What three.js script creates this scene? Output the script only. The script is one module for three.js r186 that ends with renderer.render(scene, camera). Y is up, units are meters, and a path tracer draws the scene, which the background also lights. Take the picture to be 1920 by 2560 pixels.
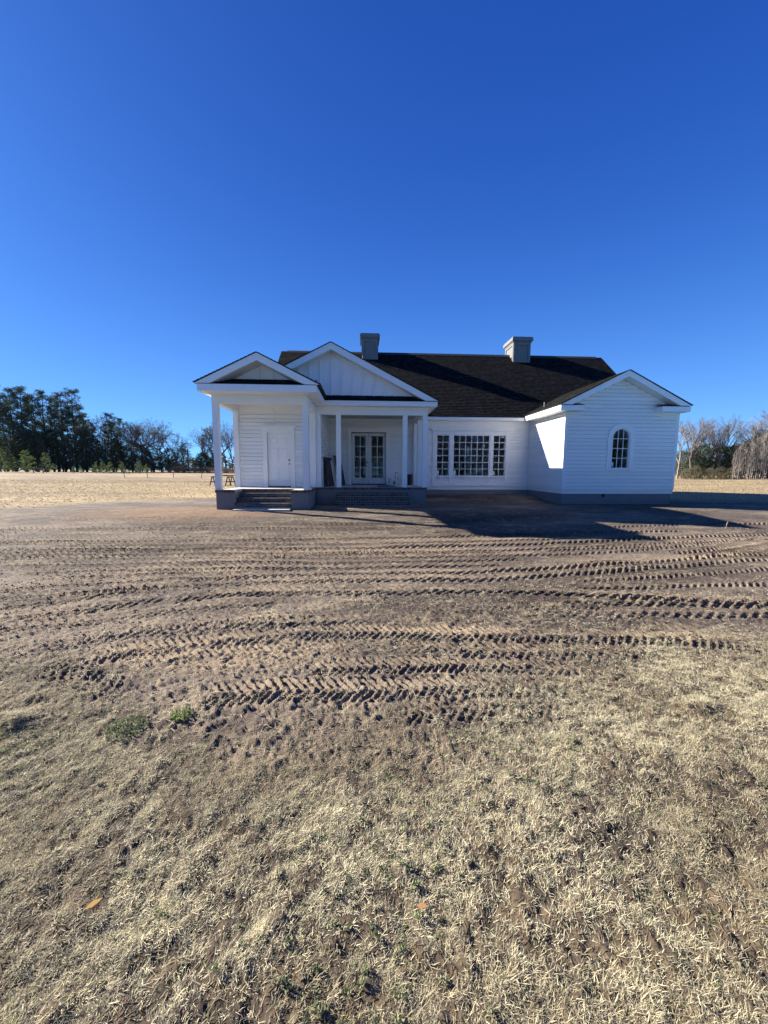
import * as THREE from 'three';
import { mergeGeometries } from 'three/addons/utils/BufferGeometryUtils.js';

// ---------------------------------------------------------------- camera, sky, sun, exposure
const EXPOSURE = 3.1;
const scene = new THREE.Scene();
const camera = new THREE.PerspectiveCamera(2 * Math.atan(1280 / 962) * 180 / Math.PI, 0.75, 0.05, 2000);
camera.rotation.order = 'YXZ';
camera.position.set(0, 1.416, 0);
camera.rotation.set(-6.196 * Math.PI / 180, -3.115 * Math.PI / 180, 0.23 * Math.PI / 180);
scene.add(camera);

const TO_SUN = new THREE.Vector3(-1, 0.511, -0.392).normalize();
const sun = new THREE.DirectionalLight(new THREE.Color().setRGB(1, 0.93, 0.82), 5);
sun.name = 'sun_light';
sun.position.copy(TO_SUN).multiplyScalar(60).add(new THREE.Vector3(3, 0, -15));
sun.target.position.set(3, 0, -15);
sun.castShadow = true;
sun.shadow.mapSize.set(4096, 4096);
Object.assign(sun.shadow.camera, { left: -40, right: 40, top: 40, bottom: -40, near: 1, far: 160 });
scene.add(sun, sun.target);

function makeSky() {
  const W = 1024, H = 512, data = new Float32Array(W * H * 4);
  for (let j = 0; j < H; j++) {
    const el = (j + 0.5) / H * Math.PI - Math.PI / 2, y = Math.sin(el), ce = Math.cos(el);
    for (let i = 0; i < W; i++) {
      const az = (i + 0.5) / W * 2 * Math.PI - Math.PI;
      const x = Math.cos(az) * ce, z = Math.sin(az) * ce;
      const e = Math.max(0, y);
      const cosg = x * TO_SUN.x + y * TO_SUN.y + z * TO_SUN.z, g = Math.acos(Math.max(-1, Math.min(1, cosg)));
      const glow = 0.55 * Math.exp(-g * 1.9) + 1.3 * Math.exp(-g * 5.5);
      const r = 0.003 + 0.30 * Math.exp(-e / 0.2) + 0.07 * Math.exp(-e / 0.08) + glow * 0.12;
      const gr = 0.034 + 0.70 * Math.exp(-e / 0.25) + 0.16 * Math.exp(-e / 0.08) + glow * 0.30;
      const b = 0.235 + 1.25 * Math.exp(-e / 0.37) + glow * 0.72;
      const o = (j * W + i) * 4, k = 1 / EXPOSURE;
      data[o] = r * k; data[o + 1] = gr * k; data[o + 2] = b * k; data[o + 3] = 1;
    }
  }
  const t = new THREE.DataTexture(data, W, H, THREE.RGBAFormat, THREE.FloatType);
  t.mapping = THREE.EquirectangularReflectionMapping;
  t.magFilter = THREE.LinearFilter; t.minFilter = THREE.LinearFilter; t.needsUpdate = true;
  return t;
}
scene.background = makeSky();
scene.environment = scene.background;

const renderer = new THREE.WebGLRenderer({ antialias: true });
renderer.toneMapping = THREE.LinearToneMapping;
renderer.toneMappingExposure = EXPOSURE;
renderer.shadowMap.enabled = true;
renderer.shadowMap.type = THREE.PCFSoftShadowMap;

// ---------------------------------------------------------------- helpers
function rng(seed) { let s = seed >>> 0; return () => { s = (s + 0x6d2b79f5) | 0; let t = Math.imul(s ^ (s >>> 15), 1 | s); t = (t + Math.imul(t ^ (t >>> 7), 61 | t)) ^ t; return ((t ^ (t >>> 14)) >>> 0) / 4294967296; }; }
const clamp = (x, a = 0, b = 1) => Math.max(a, Math.min(b, x));
const sstep = (a, b, x) => { const t = clamp((x - a) / (b - a)); return t * t * (3 - 2 * t); };
const lerp = (a, b, t) => a + (b - a) * t;
const hash2 = (i, j) => { let h = Math.imul(i, 374761393) + Math.imul(j, 668265263) | 0; h = Math.imul(h ^ (h >>> 13), 1274126177); return ((h ^ (h >>> 16)) >>> 0) / 4294967296; };
function vn(x, y) { const i = Math.floor(x), j = Math.floor(y), u = x - i, v = y - j, a = u * u * (3 - 2 * u), b = v * v * (3 - 2 * v); return lerp(lerp(hash2(i, j), hash2(i + 1, j), a), lerp(hash2(i, j + 1), hash2(i + 1, j + 1), a), b) * 2 - 1; }
const fbm = (x, y, n = 4) => { let s = 0, a = 0.5, f = 1; for (let k = 0; k < n; k++) { s += a * vn(x * f + k * 17.3, y * f - k * 9.1); a *= 0.5; f *= 2.03; } return s; };
const taken = new Map();
function numbered(name) { const n = taken.get(name) ?? 0; taken.set(name, n + 1); return n ? `${name}_${String(n).padStart(3, '0')}` : name; }
const lin = (r, g, b) => new THREE.Color().setRGB(r, g, b);
const mat = (c, roughness = 0.8, extra = {}) => new THREE.MeshStandardMaterial({ color: c, roughness, ...extra });
function add(parent, name, geo, m) {
  const o = new THREE.Mesh(geo, m); o.name = name; o.castShadow = o.receiveShadow = true; parent.add(o); return o;
}
function group(parent, name) { const g = new THREE.Group(); g.name = name; parent.add(g); return g; }
function tag(o, label, category, grp, kind) { o.name = numbered(o.name); Object.assign(o.userData, { label, category }); if (grp) o.userData.group = grp; if (kind) o.userData.kind = kind; return o; }
// box between two corners, uv in metres
function boxGeo(x0, x1, y0, y1, z0, z1) {
  const w = x1 - x0, h = y1 - y0, d = z1 - z0, g = new THREE.BoxGeometry(w, h, d), uv = g.attributes.uv;
  for (let k = 0; k < 24; k++) { const f = k >> 2; uv.setXY(k, uv.getX(k) * (f < 2 ? d : w) + x0 * 0.37 + f * 0.13, uv.getY(k) * (f === 2 || f === 3 ? d : h) + y0 * 0.41); }
  g.translate((x0 + x1) / 2, (y0 + y1) / 2, (z0 + z1) / 2); return g;
}
const box = (parent, name, m, x0, x1, y0, y1, z0, z1) => add(parent, name, boxGeo(x0, x1, y0, y1, z0, z1), m);
function prismGeo(pts, z0, z1, holes = []) {
  const s = new THREE.Shape(pts.map(([x, y]) => new THREE.Vector2(x, y)));
  for (const h of holes) s.holes.push(new THREE.Path(h.map(([x, y]) => new THREE.Vector2(x, y))));
  const g = new THREE.ExtrudeGeometry(s, { depth: z1 - z0, bevelEnabled: false }); g.translate(0, 0, z0); return g;
}
const prism = (parent, name, m, pts, z0, z1, holes) => add(parent, name, prismGeo(pts, z0, z1, holes), m);
function tube(parent, name, m, pts, r, seg = 24, sides = 6) {
  return add(parent, name, new THREE.TubeGeometry(new THREE.CatmullRomCurve3(pts.map((p) => new THREE.Vector3(...p))), seg, r, sides), m);
}
function canvasTex(w, h, draw, srgb = true) {
  const c = document.createElement('canvas'); c.width = w; c.height = h; draw(c.getContext('2d'), w, h);
  const t = new THREE.CanvasTexture(c); t.wrapS = t.wrapT = THREE.RepeatWrapping; t.magFilter = THREE.LinearFilter; if (srgb) t.colorSpace = THREE.SRGBColorSpace; return t;
}
function dataTex(n, f, srgb = true) {   // f(u, v) -> [r, g, b] 0..1, tiles when f does
  const d = new Uint8Array(n * n * 4);
  for (let j = 0; j < n; j++) for (let i = 0; i < n; i++) { const c = f(i / n, j / n), o = (j * n + i) * 4; d[o] = clamp(c[0]) * 255; d[o + 1] = clamp(c[1]) * 255; d[o + 2] = clamp(c[2]) * 255; d[o + 3] = 255; }
  const t = new THREE.DataTexture(d, n, n); t.wrapS = t.wrapT = THREE.RepeatWrapping; t.magFilter = THREE.LinearFilter; if (srgb) t.colorSpace = THREE.SRGBColorSpace; t.needsUpdate = true; return t;
}
// tiling value noise
function tvn(u, v, n, s = 0) { const x = u * n, y = v * n, i = Math.floor(x), j = Math.floor(y), a0 = x - i, b0 = y - j, a = a0 * a0 * (3 - 2 * a0), b = b0 * b0 * (3 - 2 * b0), w = (k) => ((k % n) + n) % n; const H = (p, q) => hash2(w(p) + s * 131, w(q) + s * 57); return lerp(lerp(H(i, j), H(i + 1, j), a), lerp(H(i, j + 1), H(i + 1, j + 1), a), b); }

// ---------------------------------------------------------------- materials
const rep = (t, s) => { const c = t.clone(); c.repeat.set(s, s); c.needsUpdate = true; return c; };
const grainBump = dataTex(256, (u, v) => { const q = 0.5 * tvn(u, v, 24, 1) + 0.3 * tvn(u, v, 64, 2) + 0.2 * tvn(u, v, 128, 3); return [q, q, q]; }, false);
const paintMap = dataTex(256, (u, v) => { const q = 0.93 + 0.07 * (0.5 * tvn(u, v, 6, 4) + 0.3 * tvn(u, v, 20, 5) + 0.2 * tvn(u, v, 90, 6)); return [q, q, q]; }, false);
const paint = (r, g, b, rough = 0.55) => mat(lin(r, g, b), rough, { map: paintMap, bumpMap: rep(grainBump, 1.5), bumpScale: 0.0012 });
const WHITE = [paint(0.83, 0.83, 0.81), paint(0.80, 0.80, 0.785), paint(0.86, 0.855, 0.84)];
const TRIM = paint(0.86, 0.86, 0.845, 0.5);
const CEIL = paint(0.42, 0.47, 0.45, 0.7);
const stuccoMap = dataTex(512, (u, v) => { const q = 0.78 + 0.22 * (0.45 * tvn(u, v, 5, 7) + 0.3 * tvn(u, v, 22, 8) + 0.25 * tvn(u, v, 128, 9)); return [q, q, q * 0.99]; }, false);
const STUCCO = mat(lin(0.21, 0.208, 0.212), 0.9, { map: rep(stuccoMap, 0.6), bumpMap: rep(grainBump, 3), bumpScale: 0.006 });
const CONCRETE = mat(lin(0.52, 0.50, 0.46), 0.9, { map: rep(stuccoMap, 0.8), bumpMap: rep(grainBump, 2), bumpScale: 0.003 });
const MORTAR = mat(lin(0.30, 0.28, 0.26), 0.95, { bumpMap: rep(grainBump, 4), bumpScale: 0.004 });
const BRICKS = [[0.115, 0.082, 0.07], [0.09, 0.07, 0.06], [0.145, 0.10, 0.083], [0.07, 0.057, 0.052], [0.13, 0.108, 0.096]].map((c) => mat(lin(...c), 0.9, { map: rep(stuccoMap, 3), bumpMap: rep(grainBump, 6), bumpScale: 0.004 }));
const CHIM = mat(lin(0.19, 0.19, 0.195), 0.85, { map: rep(stuccoMap, 0.5), bumpMap: rep(grainBump, 3), bumpScale: 0.004 });
const SHEATH = mat(lin(0.03, 0.03, 0.032), 0.85);
const DARKMETAL = mat(lin(0.03, 0.03, 0.032), 0.35, { metalness: 0.6 });
const NICKEL = mat(lin(0.55, 0.53, 0.5), 0.3, { metalness: 1 });
const BLACK = mat(lin(0.02, 0.02, 0.021), 0.6);
const GLASS = new THREE.MeshPhysicalMaterial({ color: lin(0.72, 0.76, 0.74), roughness: 0.02, transmission: 1, thickness: 0, ior: 1.52 });
const INSIDE = mat(lin(0.24, 0.20, 0.16), 0.9);
const PAPER = mat(lin(0.75, 0.75, 0.72), 0.8);
// shingles: 4.004 m tile, 28 courses of 143 mm
const EXPO = 0.143, TILE = EXPO * 28;
const shingleDraw = (bump) => (c, w, h) => {
  const r = rng(77); c.fillStyle = bump ? '#888' : '#343130'; c.fillRect(0, 0, w, h);
  const ch = h / 28;
  for (let k = 0; k < 28; k++) {
    let x = -r() * 60;
    while (x < w) {
      const tw = w / TILE * (0.07 + 0.14 * r()), q = r(), y = h - (k + 1) * ch;
      const tone = 24 + 44 * q * q + 14 * r(), warm = r() * 8 - 2;
      c.fillStyle = bump ? `rgb(${120 + 120 * (q > 0.5)},0,0)`.replace(/,0,0/, `,${120 + 120 * (q > 0.5)},${120 + 120 * (q > 0.5)}`) : `rgb(${tone + warm},${tone + warm * 0.4},${tone})`;
      c.fillRect(x, y, tw - 1.5, ch); if (x + tw > w) c.fillRect(x - w, y, tw - 1.5, ch);
      x += tw;
    }
  }
  if (!bump) for (let k = 0; k < 60000; k++) { const q = r() < 0.45 ? 120 + 60 * r() : 12; c.fillStyle = `rgba(${q},${q},${q},0.35)`; c.fillRect(r() * w, r() * h, 1.6, 1.6); }
};
const shMap = canvasTex(1024, 1024, shingleDraw(false)), shBump = canvasTex(1024, 1024, shingleDraw(true), false);
const SHINGLE = new THREE.MeshPhysicalMaterial({ color: lin(0.26, 0.272, 0.30), roughness: 1, specularIntensity: 0.25, map: rep(shMap, 1 / TILE), bumpMap: rep(shBump, 1 / TILE), bumpScale: 0.006 });

// ---------------------------------------------------------------- terrain
const TRACKS = [
  // [half width, lug pitch, depth, points x z ...]
  [0.20, 0.17, 0.055, [-10.0, -11.05, -6.29, -11.04, -2.44, -11.05, 0.6, -11.08, 2.7, -11.27]],
  [0.20, 0.17, 0.05, [-1.87, -11.57, 0.64, -11.71, 2.67, -11.8, 5, -12.1]],
  [0.21, 0.17, 0.065, [-8.57, -9.44, -5.95, -9.47, -3.25, -9.57, 0.54, -9.86, 3.56, -10.11, 6.42, -10.34, 9, -10.5]],
  [0.21, 0.17, 0.065, [-7.75, -8.52, -4.4, -8.54, 0.47, -8.61, 3.23, -8.81, 6.36, -9.26, 11.38, -10.11]],
  [0.20, 0.16, 0.045, [-5.74, -6.68, -3.55, -6.86, 0.38, -6.84, 2.5, -6.9]],
  [0.18, 0.16, 0.06, [-5.3, -5.76, -4.47, -5.96, -3.22, -6.19, -1.41, -6.36, 0.34, -6.42, 1.9, -6.35, 3.65, -6.62, 5.99, -7.1, 8.48, -7.6]],
  [0.18, 0.16, 0.055, [-3.63, -5.7, -2.06, -5.95, 0.34, -6.02, 1.81, -5.93, 3.49, -6.2, 6.01, -6.74, 8.05, -7.1]],
  [0.20, 0.155, 0.075, [-2.53, -5.19, -1.87, -5.41, 0.3, -5.40, 2.3, -5.29, 3.52, -5.03, 5.31, -4.61, 7, -4.3]],
  [0.18, 0.15, 0.04, [2.25, -4.47, 3.39, -4.41, 5.08, -4.31]],
  [0.19, 0.15, 0.045, [-4.31, -4.65, -3.52, -4.84, -2.79, -5.3]],
  [0.19, 0.15, 0.04, [-4.63, -5.01, -3.99, -5.3, -3.16, -5.68]],
  [0.20, 0.105, 0.07, [-2.71, -3.23, -2.41, -3.62, -1.57, -3.83, -0.55, -4.02, 0.22, -4.01, 1.45, -3.86, 2.66, -3.76, 4.07, -3.49]],
  [0.16, 0.10, 0.035, [-2.17, -3.45, -1.28, -3.58, -0.17, -3.66]],
  [0.17, 0.10, 0.055, [-2.83, -3.43, -2.4, -3.18, -1.98, -3.02]],
  [0.15, 0.095, 0.06, [-0.45, -3.26, 0.18, -3.26, 1.02, -3.25, 1.82, -3.15]],
  [0.17, 0.095, 0.075, [-1.21, -2.88, -0.59, -2.92, 0.16, -2.9, 0.73, -2.91, 1.61, -2.9]],
  [0.18, 0.16, 0.05, [6.61, -7.73, 7.64, -8.0, 10.44, -9.26]],
  [0.18, 0.16, 0.045, [6.61, -7.15, 7.87, -7.68, 9.56, -8.46]],
  [0.19, 0.17, 0.04, [6.82, -11.01, 9.99, -11.34, 12.75, -11.36, 16, -11.2]],
  [0.19, 0.16, 0.045, [-7, -9.0, -3, -9.05, 1, -9.2, 5, -9.55]],
  [0.19, 0.16, 0.045, [-7.5, -8.05, -3, -8.1, 2, -8.15, 6, -8.6, 10, -9.4]],
  [0.19, 0.155, 0.05, [-6.5, -7.2, -3, -7.3, 0.5, -7.2, 3, -7.3]],
  [0.18, 0.15, 0.05, [-5.2, -6.3, -3.6, -6.55, -2, -6.6]],
  [0.18, 0.15, 0.045, [-5.0, -5.4, -3.7, -5.65, -2.6, -5.85]],
  [0.18, 0.14, 0.05, [-4.4, -4.25, -3.3, -4.45, -2.2, -4.85, -1.2, -5.0]],
  [0.17, 0.13, 0.045, [-3.9, -3.75, -3.0, -4.0, -1.9, -4.35, -0.6, -4.5]],
  [0.18, 0.15, 0.05, [2.6, -4.85, 3.9, -4.72, 5.6, -4.5]],
  [0.17, 0.11, 0.05, [0.4, -3.62, 1.5, -3.5, 2.7, -3.42]],
  [0.16, 0.10, 0.05, [0.3, -2.62, 0.9, -2.66, 1.5, -2.7]],
  [0.16, 0.10, 0.04, [-2.9, -2.95, -2.5, -2.8, -1.9, -2.75]],
  [0.18, 0.13, 0.05, [-3.35, -3.2, -3.1, -3.75, -2.3, -4.12, -1.2, -4.28, 0.1, -4.35]],
  [0.15, 0.13, 0.04, [-8, -10.3, -4, -10.35, 0, -10.45, 3, -10.7]],
  [0.15, 0.13, 0.04, [-9, -9.95, -5, -9.98, -1, -10.1]],
  [0.15, 0.13, 0.04, [-8.5, -11.5, -5, -11.55, -2, -11.5]],
  [0.15, 0.13, 0.04, [4, -8.1, 7, -8.5, 11, -9.6, 14, -10.4]],
  [0.16, 0.13, 0.04, [3.4, -5.75, 5.2, -6.05, 7.5, -6.45]],
  [0.16, 0.13, 0.04, [3.2, -5.4, 5.4, -5.5, 7.4, -5.6]],
  [0.16, 0.13, 0.04, [-2.4, -7.7, 0, -7.95, 3, -7.95]],
  [0.15, 0.11, 0.035, [0.8, -4.6, 1.9, -4.7, 3.0, -4.62]],
  [0.19, 0.17, 0.035, [-9.5, -12.2, -6, -12.35, -1, -12.3]],
  [0.19, 0.16, 0.035, [-8, -7.7, -4, -7.75, 1, -7.6, 5, -7.9, 8, -8.6]],
].map(([w, pitch, depth, p]) => {
  const pts = []; for (let k = 0; k < p.length; k += 2) pts.push(new THREE.Vector3(p[k], 0, p[k + 1]));
  const curve = new THREE.CatmullRomCurve3(pts, false, 'centripetal'), n = Math.ceil(curve.getLength() / 0.12), q = curve.getSpacedPoints(n).map((v) => [v.x, v.z]);
  return { w, pitch: pitch * (pitch < 0.12 ? 0.75 : 0.9), depth, q, len: curve.getLength(), step: curve.getLength() / n };
});
const CELL = 0.5, cells = new Map();
TRACKS.forEach((t, ti) => t.q.forEach(([x, z], k) => {
  for (let a = -1; a <= 1; a++) for (let b = -1; b <= 1; b++) { const key = (Math.floor(x / CELL) + a) * 4096 + Math.floor(z / CELL) + b; let l = cells.get(key); if (!l) cells.set(key, l = []); l.push(ti, k); }
}));
function baseH(x, z) {
  let y = -0.33 * sstep(-14.2, -9.6, z);
  y += 0.2 * sstep(-16.6, -19, z) * sstep(2.2, 3.2, x) * (1 - sstep(8.2, 9.2, x));
  const d = Math.hypot(x - 3, z + 15);
  y += 0.75 * sstep(28, 105, d);
  y += 0.05 * fbm(x * 0.16, z * 0.16, 2) * sstep(-15, -12, z) + 0.22 * fbm(x * 0.03 + 4, z * 0.03, 2) * sstep(22, 40, d);
  return y;
}
function grassCover(x, z) {   // 1 where the dry lawn grows, 0 on the bare graded soil
  let edge = -2.0 - 0.75 * sstep(0.3, 1.7, x) - 0.30 * Math.max(0, x - 1.5) - 0.85 * sstep(-0.9, -2.3, x) - 0.30 * Math.max(0, -x - 2.3);
  edge = Math.max(edge, -6);
  const n = 0.55 * fbm(x * 1.1 + 3, z * 1.1, 3) + 0.35 * fbm(x * 3.1, z * 3.1 + 8, 2);
  return sstep(-0.8, 0.6, z - edge + n);
}
function fieldMask(x, z) {    // 1 on the pale hay field beyond the graded pad
  const d = Math.hypot((x - 3) / 15.5, (z + 13.5) / (z < -13.5 ? 8.5 : 26)) + 0.16 * fbm(x * 0.12, z * 0.2, 3);
  return z > -9 ? 0 : sstep(0.93, 1.06, d);
}
function trackH(x, z, grass) {
  const l = cells.get(Math.floor(x / CELL) * 4096 + Math.floor(z / CELL)); if (!l) return [0, 0];
  let h = 0, tone = 0;
  const seen = new Map();
  for (let i = 0; i < l.length; i += 2) {
    const t = TRACKS[l[i]], k = l[i + 1]; if (k >= t.q.length - 1) continue;
    const [ax, az] = t.q[k], [bx, bz] = t.q[k + 1], dx = bx - ax, dz = bz - az, L2 = dx * dx + dz * dz;
    const s = ((x - ax) * dx + (z - az) * dz) / L2; if (s < -0.02 || s > 1.02) continue;
    const off = ((x - ax) * dz - (z - az) * dx) / Math.sqrt(L2), u = off / t.w; if (Math.abs(u) > 1.5) continue;
    const along = (k + s) * t.step;
    const best = seen.get(l[i]); if (best && Math.abs(best[0]) <= Math.abs(u)) continue;
    seen.set(l[i], [u, along, t]);
  }
  for (const [ti, [u, along, t]] of seen) {
    const wob = vn(x * 4 + ti, z * 4) * 0.1, strength = (0.55 + 0.6 * vn(along * 0.8 + ti * 7, ti)) * sstep(0, 0.5, along) * sstep(0, 0.5, t.len - along);
    const a = Math.abs(u + wob * 0.4), inside = 1 - sstep(0.82, 1.04, a), rim = Math.exp(-(((a - 1.14) / 0.14) ** 2));
    const side = u > 0 ? 0.5 : 0, ph = along / t.pitch + a * 1.55 + side + wob * 0.35, fr = ph - Math.floor(ph);
    const lug = sstep(0.08, 0.18, fr) * (1 - sstep(0.5, 0.72, fr)) * sstep(0.04, 0.14, a) * (0.88 + 0.2 * vn(x * 2.7 + ti, z * 4.1));
    h += clamp(strength, 0.6, 1.1) * t.depth * (inside * (0.42 - 1.0 * lug) + 0.2 * rim) * lerp(0.7, 1.7, sstep(4.2, 8, Math.hypot(x, z)));
    tone = Math.max(tone, inside * clamp(strength));
  }
  return [h, tone];
}
function groundH(x, z) {
  const lump = 0.075 * Math.exp(-(((x + 2.42) / 0.16) ** 2) - ((z + 2.62) / 0.1) ** 2) + 0.05 * Math.exp(-(((x - 2.5) / 0.14) ** 2) - ((z + 2.58) / 0.07) ** 2);
  const near = 1 - 0.85 * sstep(14, 26, Math.hypot(x, z)) - 0.15 * sstep(26, 60, Math.hypot(x, z));
  let h = baseH(x, z) + lump;
  if (near <= 0) return h;
  const gc = grassCover(x, z), [th] = trackH(x, z, gc);
  h += th * (1 - 0.6 * gc);
  const dist = Math.hypot(x, z), fine = 1 - 0.8 * sstep(4, 9.5, dist);
  const rough = 0.022 * fbm(x * 1.7, z * 2.3, 2) + fine * (0.012 * fbm(x * 8, z * 8 + 5, 2) + 0.014 * Math.abs(vn(x * 23, z * 23)) + 0.011 * vn(x * 47, z * 47));
  const clods = 0.014 * fine * sstep(0.25, 0.6, vn(x * 13 + 40, z * 13) + 0.4 * vn(x * 37, z * 37)) * sstep(-0.2, 0.5, fbm(x * 0.7, z * 0.7 + 9, 2) + 0.4 * sstep(-4.6, -3.2, z));
  if (gc > 0) { // humps of turf, drawn out along the old wheel lines on the left
    const a = x * 0.75 - z * 0.66, b = x * 0.66 + z * 0.75, left = sstep(0.2, -0.8, x);
    h += gc * (0.011 * fbm(x * 6.5 + 3, z * 6.5, 2) + 0.011 * fbm(a * lerp(5, 1.6, left), b * lerp(5, 9, left) + 2, 2) + 0.010 * vn(x * 19, z * 19));
  }
  return h + near * (rough * (1 - 0.3 * gc) + clods * (1 - gc));
}
// pale compacted and dark damp soil, where the photograph shows them: x, z, half sizes, + pale / - damp
const PATCHES = [[-1.35, -3.6, 1.2, 0.34, 0.95], [0.7, -3.95, 0.9, 0.2, 0.8], [-0.55, -2.9, 0.3, 0.12, 0.7], [0.5, -4.85, 1.1, 0.3, -0.8], [-2.5, -3.2, 0.5, 0.25, -0.7], [1.9, -3.55, 0.7, 0.25, -0.6], [4.2, -5.9, 2.0, 0.6, -0.75], [-6, -8.1, 3, 0.35, -0.5], [3.5, -9.6, 4, 0.2, 0.7], [0, -8.3, 4, 0.25, 0.6], [0.3, -2.5, 0.9, 0.2, -0.6], [6, -4.9, 1.8, 0.3, -0.6], [-4, -4.7, 1.5, 0.4, 0.4], [5.5, -7.2, 2.2, 0.25, 0.6]];
function groundColor(x, z, h, out) {
  const gc = grassCover(x, z), fm = fieldMask(x, z);
  const n1 = fbm(x * 0.35 + 11, z * 0.8, 3), n2 = fbm(x * 1.6, z * 3.2 + 5, 3), n3 = vn(x * 14, z * 14);
  let r = 0.158, g = 0.126, b = 0.103;
  const damp = sstep(0.02, 0.45, n1 + 0.35 * n2); r = lerp(r, 0.078, damp); g = lerp(g, 0.058, damp); b = lerp(b, 0.045, damp);
  const sandy = sstep(0.0, 0.4, -n1 + 0.5 * n2); r = lerp(r, 0.30, sandy * 0.8); g = lerp(g, 0.245, sandy * 0.8); b = lerp(b, 0.195, sandy * 0.8);
  for (const [px, pz, rx, rz, k] of PATCHES) { const w = sstep(1.25, 0.45, Math.hypot((x - px) / rx, (z - pz) / rz) + 0.45 * n2); if (w > 0) { const t = k > 0 ? [0.40, 0.315, 0.225] : [0.075, 0.052, 0.04]; r = lerp(r, t[0], w * Math.abs(k)); g = lerp(g, t[1], w * Math.abs(k)); b = lerp(b, t[2], w * Math.abs(k)); } }
  const clay = sstep(3.0, 0.8, Math.hypot((x + 6.2) / 1.5, (z + 13.5) / 0.75) + 0.7 * n2); r = lerp(r, 0.36, clay * 0.8); g = lerp(g, 0.215, clay * 0.8); b = lerp(b, 0.115, clay * 0.8);
  const tr = trackH(x, z)[1] * 0.5 * (0.75 + 0.5 * n3); r = lerp(r, 0.33, tr); g = lerp(g, 0.272, tr); b = lerp(b, 0.215, tr);   // pale compacted soil of the wheel lines
  const straw = sstep(0.1, 0.5, n2 + 0.4 * n3) * 0.55; r = lerp(r, 0.34, straw * (1 - gc)); g = lerp(g, 0.285, straw * (1 - gc)); b = lerp(b, 0.20, straw * (1 - gc));
  // thatch and soil under the lawn, colour darkened as shade between the blades
  const th = 0.5 + 0.5 * clamp(n2 * 1.6 + 0.4 * n3, -1, 1); r = lerp(r, lerp(0.065, 0.17, th), gc); g = lerp(g, lerp(0.048, 0.13, th), gc); b = lerp(b, lerp(0.034, 0.08, th), gc);
  if (fm > 0) {
    const m1 = fbm(x * 0.06, z * 0.35, 4), m2 = fbm(x * 0.3 + 7, z * 1.1, 3), t = clamp(0.5 + 1.3 * m1 + 0.7 * m2);
    const fr = lerp(0.30, 0.56, t), fg = lerp(0.225, 0.44, t), fb = lerp(0.125, 0.255, t);
    r = lerp(r, fr, fm); g = lerp(g, fg, fm); b = lerp(b, fb, fm);
  }
  const k = 1 + 0.16 * n3; out[0] = r * k; out[1] = g * k; out[2] = b * k;
}
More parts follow.
